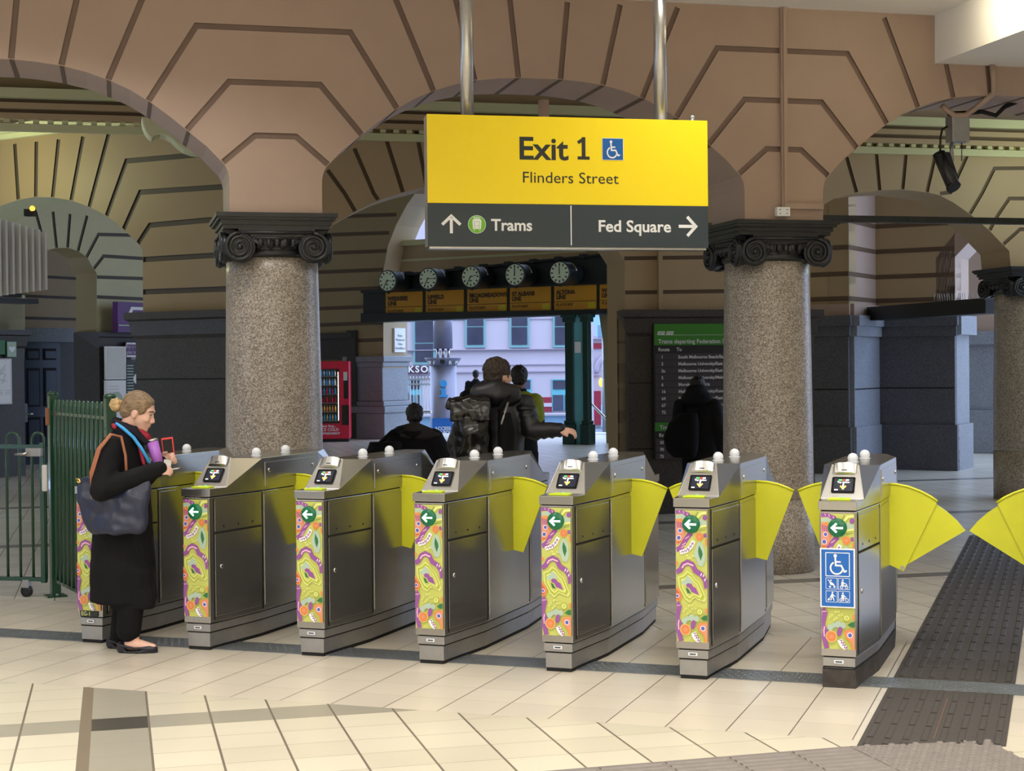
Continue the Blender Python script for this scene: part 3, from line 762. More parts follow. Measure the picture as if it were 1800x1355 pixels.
# ================================================================== TICKET GATES
LG = 1.86
def wid(y, a=.096, b=.150):
    if y < .55: return a+(b-a)*y/.55
    if y < 1.31: return b
    return b-(b-a)*(y-1.31)/.55
def plan(inset=0.0, y0=0.0, y1=LG, dz=0):
    ys = [y for y in (0, .55, 1.31, LG)]
    pts = []
    for y in ys:
        yy = min(max(y, y0+inset), y1-inset); pts.append((wid(y)-inset, yy))
    return pts + [(-x, y) for x, y in pts[::-1]]
def prism(mb, pts, z0, z1, m, top=None):
    n = len(pts); vs = [Vector((x, y, z0)) for x, y in pts]+[Vector((x, y, z1)) for x, y in pts]
    mb.add(vs, [(i, (i+1) % n, n+(i+1) % n, n+i) for i in range(n)]+[list(range(n))[::-1], list(range(n, 2*n))], m)
def art_panel(root, z_hi=.915, z_lo=.205, hw=.0855, y=-.0015):
    mb = MB(); cnt = [0]
    def P(q):
        u = min(max((q[0]-42)/298, 0), 1); v = min(max((1295-q[1])/1167, 0), 1)
        return Vector((-hw+2*hw*u, y-.0001*cnt[0], z_lo+(z_hi-z_lo)*v))
    def poly(pts, m):
        cnt[0] += 1
        pp = [P(q) for q in pts]
        tr = tessellate_polygon([[Vector((q.x, q.z, 0)) for q in pp]])
        mb.add(pp, [list(t) for t in tr], m)
    def line(pts, w, m): poly(stroke(pts, w), m)
    def circ(x, y, r, m, ry=None, rot=0): poly(disc2(x, y, r, 18, ry, rot), m)
    poly([(42, 128), (340, 128), (340, 1295), (42, 1295)], 'art_lime')
    line([(42, 140), (105, 135), (155, 165), (185, 215)], 46, 'art_purple')
    for q in ((75, 138), (112, 146), (150, 162)): line([(q[0], q[1]-12), (q[0]+8, q[1]+10)], 6, 'art_pink')
    line([(42, 192), (105, 178), (135, 200)], 34, 'art_mist')
    line([(190, 325), (150, 370), (118, 415), (95, 455), (42, 482)], 48, 'art_purple')
    for q in ((140, 372), (110, 430), (100, 455)): line([(q[0]-8, q[1]+8), (q[0]+28, q[1]-16)], 7, 'art_pink')
    poly([(42, 205), (100, 203), (125, 235), (140, 290), (135, 335), (105, 395), (70, 430), (42, 440)], 'art_orange')
    poly([(42, 265), (100, 262), (125, 300), (120, 345), (90, 395), (42, 405)], 'art_salmon')
    for k in range(4): line([(52+17*k, 225+4*k), (58+17*k, 282)], 9, 'art_purple')
    circ(82, 308, 21, 'white'); circ(82, 308, 16, 'art_blue'); circ(70, 372, 23, 'white'); circ(70, 372, 18, 'art_blue')
    line([(50, 413), (86, 409)], 10, 'art_red')
    line([(245, 240), (255, 190), (285, 155), (340, 148)], 26, 'art_pale'); line([(250, 240), (263, 196), (290, 166), (340, 160)], 8, 'art_olive')
    poly([(262, 220), (285, 195), (310, 215), (340, 220), (340, 255), (300, 262), (270, 258)], 'art_mist')
    circ(322, 188, 22, 'art_purple', 24)
    line([(255, 300), (275, 272), (340, 262)], 22, 'art_pale'); line([(262, 302), (285, 280), (340, 272)], 6, 'art_olive')
    for k in range(7): circ(225+5*k, 190-8*k, 3.5, 'art_green'); circ(272+9*k, 304-2*k, 3.5, 'art_green')
    circ(270, 357, 37, 'art_orange'); circ(270, 357, 24, 'art_red'); circ(270, 357, 20, 'art_orange'); circ(270, 357, 9, 'art_salmon')
    poly([(308, 330), (334, 326), (338, 362), (312, 362)], 'art_purple'); poly([(322, 380), (340, 374), (340, 440), (328, 436)], 'art_orange')
    line([(82, 503), (150, 482), (190, 445), (215, 395)], 38, 'white')
    line([(90, 505), (105, 488), (115, 500), (130, 480), (140, 494), (155, 462), (165, 486), (180, 440), (190, 452), (198, 415), (208, 428), (210, 405)], 7, 'art_purple')
    poly([(262, 398), (300, 420), (318, 470), (328, 560), (300, 622), (255, 612), (240, 560), (212, 530), (232, 455)], 'art_mist')
    poly([(265, 432), (293, 482), (300, 515), (281, 572), (262, 525), (256, 488)], 'art_green')
    for q in ((150, 525), (180, 545), (160, 550), (205, 530)): circ(q[0], q[1], 14, 'art_pale', 6, .5)
    circ(50, 598, 14, 'art_orange', 18)
    line([(42, 678), (85, 655), (112, 608), (152, 588), (200, 605), (230, 662), (290, 695), (325, 745), (336, 815)], 46, 'art_purple')
    line([(100, 640), (118, 612), (155, 597), (210, 616)], 13, 'art_pink')
    for q in ((282, 690), (305, 697), (318, 735)): line([(q[0]-4, q[1]+14), (q[0]+8, q[1]-10)], 8, 'white')
    star = [(60, 720), (108, 705), (150, 665), (195, 690), (228, 735), (268, 765), (330, 900), (310, 935), (250, 915), (222, 900), (172, 945), (128, 915), (100, 870), (70, 820)]
    ctr = (180, 800)
    for k, m in ((1.0, 'art_pale'), (.93, 'art_lime'), (.86, 'art_olive'), (.74, 'art_pale'), (.66, 'art_lime')):
        poly([(ctr[0]+(x-ctr[0])*k, ctr[1]+(yy-ctr[1])*k) for x, yy in star], m)
    poly([(92, 762), (130, 735), (150, 703), (182, 730), (206, 762), (180, 790), (100, 785)], 'art_mist')
    poly([(133, 812), (160, 822), (188, 868), (150, 860)], 'art_green')
    poly([(138, 785), (160, 772), (192, 778), (205, 800), (235, 815), (262, 875), (225, 862), (190, 850), (170, 815), (145, 808)], 'art_purple')
    poly([(42, 800), (75, 832), (98, 890), (75, 940), (42, 932)], 'art_orange'); poly([(42, 825), (70, 855), (82, 892), (66, 925), (42, 920)], 'art_red')
    circ(56, 888, 20, 'art_pink'); circ(55, 888, 12, 'art_blue')
    line([(48, 945), (72, 985), (58, 1035), (48, 1090), (72, 1135), (58, 1200), (88, 1292)], 46, 'art_purple')
    line([(68, 1100), (62, 1140), (66, 1190)], 10, 'art_pink'); line([(46, 975), (86, 970)], 6, 'art_pink')
    for x, yy, r in ((182, 970, .1), (126, 1010, .9), (166, 1032, .7), (212, 996, .1)): circ(x, yy, 24, 'art_pale', 9, -r); circ(x, yy, 15, 'art_olive', 4, -r)
    circ(268, 1022, 30, 'art_olive', 28); circ(268, 1022, 24, 'art_pale', 23); circ(268, 1022, 14, 'art_olive'); circ(268, 1022, 7, 'art_pale')
    circ(332, 1012, 12, 'art_orange', 26)
    for x, yy, r in ((120, 1108, 27), (150, 1088, 22), (190, 1078, 30), (236, 1085, 26)): circ(x, yy, r, 'art_mist')
    poly([(275, 1082), (310, 1055), (340, 1050), (340, 1100), (305, 1096)], 'art_green')
    circ(130, 1185, 52, 'art_pale'); circ(130, 1185, 48, 'art_orange'); circ(130, 1185, 32, 'art_red'); circ(130, 1185, 28, 'art_orange'); circ(130, 1185, 12, 'art_salmon')
    circ(205, 1138, 22, 'art_purple', 42, .2)
    poly([(243, 1150), (258, 1125), (290, 1116), (340, 1115), (340, 1294), (318, 1294), (305, 1235), (262, 1195)], 'art_orange')
    poly([(262, 1150), (285, 1132), (340, 1130), (340, 1270), (315, 1215), (275, 1180)], 'art_salmon')
    circ(298, 1168, 24, 'white'); circ(298, 1168, 18, 'art_blue')
    line([(205, 1208), (228, 1255), (262, 1292)], 46, 'white')
    line([(205, 1215), (225, 1212), (220, 1238), (240, 1232), (232, 1258), (255, 1250), (246, 1280), (272, 1270), (262, 1290)], 7, 'art_purple')
    return mb.build('art_panel', root, recalc=False)
def isa(mb, P, m):
    """wheelchair symbol drawn in a unit square through P(u, v)"""
    def poly(pts): 
        tr = tessellate_polygon([[Vector((x, y, 0)) for x, y in pts]]); mb.add([P(*q) for q in pts], [list(t) for t in tr], m)
    poly(disc2(.40, .87, .075))
    poly(stroke([(.40, .80), (.42, .44), (.66, .44), (.80, .17), (.90, .22)], .075))
    poly(stroke([(.41, .60), (.64, .60)], .07))
    arc = [(.46+.27*math.cos(a), .33+.27*math.sin(a)) for a in [math.radians(118+k*(352-118)/18) for k in range(19)]]
    poly(stroke(arc, .07))
def flap(side, wide=False):
    mb = MB(); sx = side; t = .007
    def leaf(pts, y):
        pts = [(sx*x, z) for x, z in pts]
        q = [Vector((x, y-t, z)) for x, z in pts]
        mb.slab(q, (0, 2*t, 0), 'flap_yellow')
    def arc(c, r, a0, a1, n=10): return [(c[0]+r*math.cos(math.radians(a0+(a1-a0)*k/n)), c[1]+r*math.sin(math.radians(a0+(a1-a0)*k/n))) for k in range(n+1)]
    if not wide:
        leaf([(.13, .553), (.13, 1.004), (.16, 1.004), (.225, 1.0), (.285, .988), (.335, .971), (.378, .951), (.216, .535)], 0)
        mb.tube([(sx*x, -t, z) for x, z in ((.145, 1.004), (.225, 1.0), (.285, .988), (.335, .971), (.378, .951))], .008, 'flap_yellow', 6)
    else:
        leaf([(.13, .54), (.13, 1.0), (.19, .998), (.26, .985), (.33, .958), (.38, .932), (.42, .904), (.228, .495)], 0)
        leaf([(.225, .52), (.33, .94), (.405, .89), (.47, .845), (.525, .795), (.572, .738)], .018)
        mb.tube([(sx*x, -t, z) for x, z in ((.145, 1.0), (.19, .998), (.26, .985), (.33, .958), (.38, .932), (.42, .904))], .008, 'flap_yellow', 6)
        mb.tube([(sx*.222, -.012, .517), (sx*.222, -.004, .517)], .012, 'steel_bright', 10)
    return mb
def make_gate(loc, rz, label, display=True, wide_side=0, low_plinth=False, sides=(-1, 1)):
    g = empty('ticket_gate', loc, rz, label, 'ticket gate', 'ticket gates across the hall')
    b = MB()
    prism(b, plan(.004), .165, .926, 'steel'); 
    b.build('cabinet', g, bevel=.004)
    p = MB(); prism(p, plan(.012), .112, .158, 'steel_matte'); prism(p, plan(.02), .02 if not low_plinth else .10, .106 if not low_plinth else .104, 'steel_matte'); p.build('plinth', g, bevel=.003)
    k = MB(); prism(k, plan(.024 if not low_plinth else .010), 0, .12 if not low_plinth else .096, 'seam_black' if not low_plinth else 'plinth_concrete')
    prism(k, plan(.018), .104, .17, 'seam_black'); prism(k, plan(.01), .9, .935, 'seam_black'); k.build('kick_base', g)
    # top cap with the two sloped reader housings
    c = MB(); V = []
    def st(y, zt, wt=None): 
        w = wid(y)+.004 if y not in (0, LG) else .100
        wt = w if wt is None else wt
        return [Vector((-w, y, .932)), Vector((w, y, .932)), Vector((wt, y, zt)), Vector((-wt, y, zt))]
    zk = 1.152 if display else 1.13
    S = [st(0, .98), st(.165, .98), [Vector((-.0735, .30, zk)), Vector((.0735, .30, zk))], st(.55, 1.137), st(1.31, 1.137), [Vector((-.0735, 1.56, 1.142)), Vector((.0735, 1.56, 1.142))], st(LG-.165, .98), st(LG, .98)]
    a, b1, kf, c0_, c1_, kr, d1, d0 = S
    q = []
    def F(*vs): c.add(vs, [list(range(len(vs)))], 'steel')
    F(a[0], a[1], a[2], a[3])                                   # front lip
    F(a[3], a[2], b1[2], b1[3])                                 # shelf
    c.add([b1[3], b1[2], kf[1], kf[0]], [[0, 1, 2, 3]], 'steel_bright')   # reader face
    F(kf[0], kf[1], c0_[2], c0_[3])
    F(b1[2], c0_[2], kf[1]); F(b1[3], kf[0], c0_[3])
    F(a[1], b1[1], b1[2], a[2]); F(a[0], a[3], b1[3], b1[0])
    F(b1[1], c0_[1], c0_[2], b1[2]); F(b1[0], b1[3], c0_[3], c0_[0])
    F(c0_[1], c1_[1], c1_[2], c0_[2]); F(c0_[0], c0_[3], c1_[3], c1_[0]); F(c0_[3], c0_[2], c1_[2], c1_[3])
    F(c1_[2], d1[2], kr[1]); F(c1_[3], kr[0], d1[3]); F(c1_[3], c1_[2], kr[1], kr[0])
    F(kr[0], kr[1], d1[2], d1[3]); F(d1[3], d1[2], d0[2], d0[3]); F(d0[0], d0[3], d0[2], d0[1])
    F(c1_[1], d1[1], d1[2], c1_[2]); F(c1_[0], c1_[3], d1[3], d1[0]); F(d1[1], d0[1], d0[2], d1[2]); F(d1[0], d1[3], d0[3], d0[0])
    ring = [a[0], b1[0], c0_[0], c1_[0], d1[0], d0[0], d0[1], d1[1], c1_[1], c0_[1], b1[1], a[1]]
    c.add(ring, [list(range(12))], 'steel')
    c.build('top_cap', g, bevel=.003)
    # side service panels, set proud of the cabinet so that their edges catch the light
    def side_pt(sg, y, z, off): 
        w = wid(y)-.004+off
        return Vector((sg*w, y, z))
    for sg in (-1, 1):
        for nm, y0, y1, z0, z1 in (('service_panel', .055, .535, .715, .905), ('service_door', .055, .535, .20, .700), ('service_panel', .575, 1.285, .20, .905), ('service_panel', 1.33, 1.79, .20, .905)):
            m = MB(); o = []
            pts = [side_pt(sg, y0, z0, .0), side_pt(sg, y1, z0, .0), side_pt(sg, y1, z1, .0), side_pt(sg, y0, z1, .0)]
            nrm = Vector((sg, -(wid(y1)-wid(y0))/(y1-y0)*1.0, 0)).normalized()
            m.slab([q-nrm*.004 for q in pts], nrm*.0085, 'steel'); po = m.build(nm, g, bevel=.002)
            if nm == 'service_panel' and y0 < .1:
                for yy in (.14, .29, .44):
                    h = MB(); h.lathe(side_pt(sg, yy, .745, .0045), [(.0065, -.003), (.0065, .0012)], 'seam_black', 10, mtx=Matrix.Rotation(sg*PI/2, 3, 'Y')); h.build('screw', po)
            if nm == 'service_door':
                h = MB(); h.lathe(side_pt(sg, .115, .50, .004), [(.014, -.004), (.014, .004), (.008, .005)], 'chrome', 14, mtx=Matrix.Rotation(sg*PI/2, 3, 'Y')); h.build('lock', po)
        m = MB(); pts = [side_pt(sg, y, z, .0008) for y, z in ((.05, .702), (.54, .702), (.54, .713), (.05, .713))]; m.slab(pts, (sg*.001, 0, 0), 'seam_black'); m.build('panel_gap', g)
        for y0 in (.043, .548, 1.296):
            m = MB(); m.slab([side_pt(sg, y, z, .0008) for y, z in ((y0, .18), (y0+.010, .18), (y0+.010, .92), (y0, .92))], (sg*.001, 0, 0), 'seam_black'); m.build('panel_gap', g)
        # upper lid band with two round locks
        m = MB(); m.box((sg*(.150+.0035), .93, 1.03), (.008, .70, .155), 'steel'); lid = m.build('lid_panel', g, bevel=.002)
        for yy in (.63, 1.23):
            h = MB(); h.lathe((sg*.1572, yy, 1.055), [(.013, -.002), (.013, .004), (.007, .005)], 'chrome', 14, mtx=Matrix.Rotation(sg*PI/2, 3, 'Y')); h.build('lock', lid)
    # sensor domes on the lid
    for yy, xx in ((.80, -.03), (1.16, -.01)):
        d = MB(); d.ell((xx, yy, 1.158), (.030, .030, .030), 'dome_white', 20, 14); d.lathe((xx, yy, 1.136), [(.034, 0), (.034, .004)], 'dome_white', 20)
        d.lathe((xx, yy, 1.156), [(.0293, 0), (.0296, .002), (.0293, .004)], 'steel_matte', 20); d.build('sensor_dome', g)
    # front
    art_panel(g)
    l = MB(); l.box((0, .009, .137), (.05, .004, .017), 'dome_white'); l.box((0, .0066, .137), (.034, .001, .007), 'sign_slate'); l.build('maker_plate', g)
    if display:
        # arrow lamp
        z = .842; a_ = MB(); a_.lathe((0, -.004, z), [(.049, 0), (.0485, .006), (.044, .012), (.02, .0145)], 'lamp_green', 32, mtx=Matrix.Rotation(PI/2, 3, 'X')); al = a_.build('arrow_lamp', g)
        w = MB()
        for pts in ([(-.025, 0), (.030, 0)], [(-.003, .023), (-.027, 0), (-.003, -.023)]):
            pp = stroke(pts, .0105); w.slab([Vector((x, -.0205, z+zz)) for x, zz in pp], (0, .006, 0), 'lamp_arrow')
        w.build('arrow', al)
        # reader face parts, laid in the plane of the sloped face
        fx = Vector((1, 0, 0)); fz = Vector((0, .135, zk-.98)).normalized(); fn = Vector((0, -fz.z, fz.y)); o0 = Vector((0, .165, .98)); H = Vector((0, .135, zk-.98)).length
        def FP(x, h, off=0.0): return o0+fx*x+fz*(h*H)+fn*off
        def rrect(x0, x1, h0, h1, r=.008):
            out = []
            for (cx, ch, a0) in ((x1-r, h1-r/H, 0), (x0+r, h1-r/H, 90), (x0+r, h0+r/H, 180), (x1-r, h0+r/H, 270)):
                for k in range(5): a = math.radians(a0+22.5*k); out.append((cx+r*math.cos(a), ch+r/H*math.sin(a)))
            return out
        s = MB(); s.slab([FP(x, h, .001) for x, h in rrect(-.062, .062, .16, .62)], fn*.005, 'screen_glass'); so = s.build('display', g)
        s = MB(); s.slab([FP(x, h, .0055) for x, h in rrect(-.050, .050, .21, .57, .003)], fn*.001, 'screen_lit'); s.build('screen', so)
        s = MB()
        for x0, x1, m in ((-.026, -.008, 'led_green'), (-.004, .008, 'led_red'), (.012, .027, 'led_white')): s.slab([FP(x, h, .0068) for x, h in ((x0, .505), (x1, .505), (x1, .54), (x0, .54))], fn*.0005, m)
        pp = stroke([(0, .40), (0, .26)], .007); s.slab([FP(x, h, .0068) for x, h in ((-.0035, .43), (.0035, .43), (.0035, .25), (-.0035, .25))], fn*.0005, 'led_white')
        s.slab([FP(x, h, .0069) for x, h in ((-.017, .335), (0, .245), (.017, .335), (.013, .37), (0, .30), (-.013, .37))], fn*.0005, 'led_amber')
        s.slab([FP(x, h, .0068) for x, h in ((-.045, .225), (-.027, .225), (-.027, .25), (-.045, .25))], fn*.0005, 'led_white'); s.build('pictogram', so)
        text_mesh('lettering', 'Tap below', .0155, 'led_white', so, frame_mtx(FP(0, .44, .0068), fx, fz), 'CENTER', .0003)
        # printer hood
        h = MB(); n = 10
        for k in range(n):
            a0, a1 = PI*k/n, PI*(k+1)/n
            f = lambda a: .026*math.sin(a)
            x0, x1 = -.064*math.cos(a0), -.064*math.cos(a1)
            h.add([FP(x0, .985, .001), FP(x1, .985, .001), FP(x1, .985, .003+f(a1)), FP(x0, .985, .003+f(a0)), FP(x0, .70, .001), FP(x1, .70, .001), FP(x1, .74, .003+f(a1)*.5), FP(x0, .74, .003+f(a0)*.5)],
                  [(0, 1, 2, 3), (4, 7, 6, 5), (3, 2, 6, 7), (0, 4, 5, 1)], 'steel_bright')
        h.slab([FP(x, hh, .0165) for x, hh in ((-.014, .775), (.014, .775), (.014, .80), (-.014, .80))], fn*.003, 'seam_black'); h.build('printer_hood', g)
        r = MB(); r.slab([Vector((x, y, .981)) for x, y in ((-.06, .05), (.06, .05), (.05, .135), (-.05, .135))], (0, 0, .008), 'reader_pad'); r.ell((.01, .1, .99), (.008, .008, .004), 'led_green', 10, 6); r.build('card_reader', g, bevel=.003)
    for sg in sides:
        f = flap(sg, wide_side == sg); fo = f.build('flap', g, bevel=.0); fo.location = (0, 1.0, 0)
    return g
u_g = Vector((.939, -.345, 0)); RZG = math.atan2(-.345, .939)
FR = [(-2.650, 9.750), (-1.925, 9.470), (-1.205, 9.225), (-.485, 8.945), (.237, 8.672), (.960, 8.430), (1.695, 8.170)]
names = ['steel ticket gate with no display, directly behind the woman in the black coat', 'steel ticket gate with green arrow, first to the right of the woman in black',
         'steel ticket gate with patterned front, second to the right of the woman in black', 'steel ticket gate with patterned front, below the left end of the yellow sign',
         'steel ticket gate with patterned front, standing in front of the green tram timetable', 'steel ticket gate with patterned front, in front of the right granite column',
         'steel wide-aisle ticket gate with the blue wheelchair sticker on its front']
gA = make_gate((*FR[1], 0), RZG, names[1])
for i in (2, 3, 4, 5):
    g_ = copy_tree(gA); g_.location = (*FR[i], 0); g_['label'] = names[i]
gL = make_gate((*FR[0], 0), RZG, names[0], display=False, sides=(1,))
gR = make_gate((*FR[6], 0), RZG, names[6], wide_side=1, low_plinth=True)
_p = Vector((*FR[6], 0))+u_g*1.165
gX = make_gate(tuple(_p), RZG, 'steel wide-aisle ticket gate cut off by the right edge, only its yellow paddle showing', wide_side=-1)
# sticker on the first gate
st = MB(); st.box((-.005, -.001, .185), (.13, .003, .034), 'ink_dark'); so = st.build('number_sticker', gL)
text_mesh('lettering', 'EG-1', .036, 'art_pale', so, frame_mtx((-.062, -.0028, .173), (1, 0, 0)), 'LEFT', .0004, xs=.95)
# access sticker on the wide gate
st = MB(); zt, zb, hw = .735, .425, .0900
st.box((0, -.0145, (zt+zb)/2), (2*hw, .004, zt-zb), 'white'); st.box((0, -.0170, (zt+zb)/2), (2*hw-.014, .002, zt-zb-.014), 'sticker_blue')
def SQ(x0, z0, s, d=0.0): return lambda u, v: Vector((x0+u*s, -.0186-d, z0+v*s))
def framebox(mb, x0, z0, s, w=.0028, y=-.0190, m='white'):
    for a in ([(x0, z0), (x0+s, z0)], [(x0+s, z0), (x0+s, z0+s)], [(x0+s, z0+s), (x0, z0+s)], [(x0, z0+s), (x0, z0)]):
        mb.slab([Vector((x, y, z)) for x, z in stroke(a, w)], (0, .001, 0), m)
ic = MB(); framebox(ic, -.060, .590, .122, .004); isa(ic, SQ(-.058, .594, .118), 'white')
def small(mb, x0, z0, kind):
    s = .058; framebox(mb, x0, z0, s, .002); P = SQ(x0, z0, s)
    def poly(pts):
        t = tessellate_polygon([[Vector((x, y, 0)) for x, y in pts]]); mb.add([P(*q) for q in pts], [list(k) for k in t], 'white')
    def ring(cx, cy, r): poly(stroke([(cx+r*math.cos(2*PI*k/16), cy+r*math.sin(2*PI*k/16)) for k in range(17)], .05))
    if kind == 'pram':
        poly(stroke([(.15, .82), (.3, .76), (.4, .4), (.78, .32)], .06)); poly([(.33, .72), (.42, .36), (.78, .34), (.68, .5)]); poly(disc2(.45, .78, .07)); poly(disc2(.36, .2, .09)); poly(disc2(.76, .2, .09))
    if kind == 'scooter':
        poly(disc2(.4, .82, .08)); poly([(.28, .7), (.46, .7), (.5, .4), (.26, .4)]); poly(stroke([(.44, .62), (.74, .46), (.74, .3)], .07)); poly(stroke([(.22, .32), (.8, .32)], .1)); ring(.28, .2, .11); ring(.74, .2, .11)
    if kind == 'suitcase':
        poly(disc2(.58, .84, .08)); poly([(.46, .72), (.66, .74), (.66, .42), (.46, .42)]); poly(stroke([(.5, .66), (.36, .4)], .07)); poly(stroke([(.62, .66), (.84, .5)], .06)); poly(stroke([(.5, .44), (.42, .14)], .09)); poly(stroke([(.62, .44), (.72, .12)], .09)); poly([(.12, .12), (.3, .14), (.36, .36), (.2, .34)])
    if kind == 'bike':
        poly(disc2(.4, .82, .08)); poly([(.28, .7), (.5, .7), (.52, .38), (.26, .38)]); poly(stroke([(.48, .64), (.72, .42)], .07)); poly(stroke([(.32, .4), (.3, .12)], .09)); poly(stroke([(.44, .4), (.46, .12)], .09)); ring(.24, .22, .12); ring(.76, .22, .13); poly(stroke([(.3, .36), (.7, .34)], .05))
for kd, x0, z0 in (('pram', -.060, .522), ('scooter', .004, .522), ('suitcase', -.060, .454), ('bike', .004, .454)): small(ic, x0, z0, kd)
so = st.build('access_sticker', gR); ic.build('pictogram', so, recalc=False)

# ================================================================== HANGING EXIT SIGN
SP_ANG = math.radians(12); _d = 10.0
pS = at_depth(752, 300, _d); SG = Plane(pS.to_2d(), SP_ANG)
sL, zT = SG.sz(750, 200.5); sR_, _ = SG.sz(1243.5, 300); zB = SG.sz(752, 433)[1]; zM = SG.sz(752, 356.5)[1]
sg = empty('hanging_sign', SG.pt((sL+sR_)/2, zB), SP_ANG, 'large hanging sign reading Exit 1 Flinders Street, yellow over dark slate', 'sign')
w = sR_-sL; H_ = zT-zB; zm = zM-zB; TH = .13
b = MB(); b.box((0, TH/2+.004, H_/2), (w-.004, TH, H_-.004), 'steel_matte'); b.box((0, TH/2, -.006), (w-.02, TH-.02, .014), 'steel_bright'); b.build('housing', sg)
b = MB(); b.box((0, 0, (zm+H_)/2), (w, .012, H_-zm), 'sign_yellow'); fy = b.build('yellow_face', sg)
b = MB(); b.box((0, 0, zm/2), (w, .012, zm-.002), 'sign_slate'); b.box((SG.sz(1003.5, 400)[0]-(sL+sR_)/2, -.0065, zm/2+.002), (.007, .002, zm-.02), 'white'); fs_ = b.build('slate_face', sg)
def SX(x, y): s_, z_ = SG.sz(x, y); return Vector((s_-(sL+sR_)/2, -.0066, z_-zB))
def stext(s, x, y, cap_px, m, par, xe=None, bold=0.0):
    p0 = SX(x, y); size = (SX(x, y-cap_px).z-p0.z)/.70
    o = text_mesh('lettering', s, size, m, par, frame_mtx(p0, (1, 0, 0)), 'LEFT', .0006, bold=bold)
    if xe:
        xs = [v.co.x for v in o.data.vertices]; w0 = max(xs)-min(xs); w1 = SX(xe, y).x-p0.x; k = w1/w0; mn = min(xs)
        o.data.transform(Matrix.Translation((p0.x, 0, 0)) @ Matrix.Diagonal((k, 1, 1, 1)) @ Matrix.Translation((-mn, 0, 0)))
    return o
stext('Exit', 913, 279.5, 39, 'ink_dark', fy, 999, .004); 
b = MB(); p0 = SX(1014, 280.5); k = SX(1015, 280.5).x-p0.x
for pts, w_ in (([(11.5, 0), (11.5, 38)], 6.5), ([(1, 2.6), (22, 2.6)], 5.2), ([(1.5, 28.5), (13.5, 36)], 5.6)):
    b.slab([Vector((p0.x+q[0]*k, -.0066, p0.z+q[1]*k)) for q in stroke(pts, w_)], (0, -.0012, 0), 'ink_dark')
b.build('lettering', fy)
stext('Flinders Street', 919, 321, 19.5, 'ink_dark', fy, 1087)
stext('Trams', 863, 405, 20, 'white', fs_, 935, .0022); stext('Fed Square', 1052, 407, 20, 'white', fs_, 1179, .0022)
b = MB(); a_, c_ = SX(1058, 281.5), SX(1095, 243.5)
b.box(((a_.x+c_.x)/2, -.0075, (a_.z+c_.z)/2), (c_.x-a_.x, .002, c_.z-a_.z), 'white'); b.box(((a_.x+c_.x)/2, -.0085, (a_.z+c_.z)/2), (c_.x-a_.x-.006, .002, c_.z-a_.z-.006), 'sign_blue')
isa(b, lambda u, v: Vector((a_.x+.012+(c_.x-a_.x-.024)*u, -.0098, a_.z+.008+(c_.z-a_.z-.016)*v)), 'white'); b.build('access_symbol', fy, recalc=False)
b = MB()
def arrow(mb, x, y, L, dirx, m):
    p0 = SX(x, y); k = (SX(x+1, y).x-p0.x)
    R = Matrix.Rotation(dirx, 2)
    for pts in ([(-L/2, 0), (L/2-2, 0)], [(L/2-16, 16), (L/2-1, 0), (L/2-16, -16)]):
        pp = stroke([R @ Vector(q) for q in pts], 5.2)
        mb.slab([Vector((p0.x+q[0]*k, -.0066, p0.z+q[1]*k)) for q in pp], (0, -.001, 0), m)
arrow(b, 793, 394.5, 31, PI/2, 'white'); b.build('up_arrow', fs_)
b = MB(); arrow(b, 1208, 398, 31, 0, 'white'); b.build('right_arrow', fs_)
b = MB(); p0 = SX(838, 394.5); k = SX(839, 394.5).x-p0.x
def dsk(pts, off, m): 
    t = tessellate_polygon([[Vector((x, y, 0)) for x, y in pts]]); b.add([Vector((p0.x+x*k, -.0066-off, p0.z+y*k)) for x, y in pts], [list(q) for q in t], m)
dsk(disc2(0, 0, 15.8, 32), .0005, 'white'); dsk(disc2(0, 0, 15, 32), .001, 'tram_green')
dsk([(-7, -8), (7, -8), (8, 6), (5.5, 10), (-5.5, 10), (-8, 6)], .0014, 'white'); dsk([(-4.5, -3), (4.5, -3), (5, 5), (-5, 5)], .0018, 'tram_green'); dsk([(-3.8, -2.4), (3.8, -2.4), (4.2, 4.4), (-4.2, 4.4)], .0021, 'white')
for q in (-5, 3): dsk([(q, -6.5), (q+2, -6.5), (q+2, -5), (q, -5)], .0019, 'tram_green')
dsk(stroke([(-6, 12), (6, 12)], 1.2), .0016, 'white'); dsk(stroke([(-4, -9), (-5.5, -11)], 1.2), .0016, 'white'); dsk(stroke([(4, -9), (5.5, -11)], 1.2), .0016, 'white'); b.build('tram_symbol', fs_, recalc=False)
for x in (824.5, 1166.5):
    b = MB(); p = SX(x, 204); b.tube([(p.x, TH/2, H_-.02), (p.x, TH/2, CEIL-zB+.005)], .043, 'chrome_pole' if False else 'steel_bright', 24); b.build('hanger_pole', sg)
b = MB(); p = SX(1222, 205); b.lathe((p.x, TH/2, H_), [(.014, -.01), (.014, .02)], 'steel_matte', 12); b.ell((p.x, TH/2, H_+.03), (.019, .019, .019), 'chrome', 14, 10); b.build('cap_nut', sg)
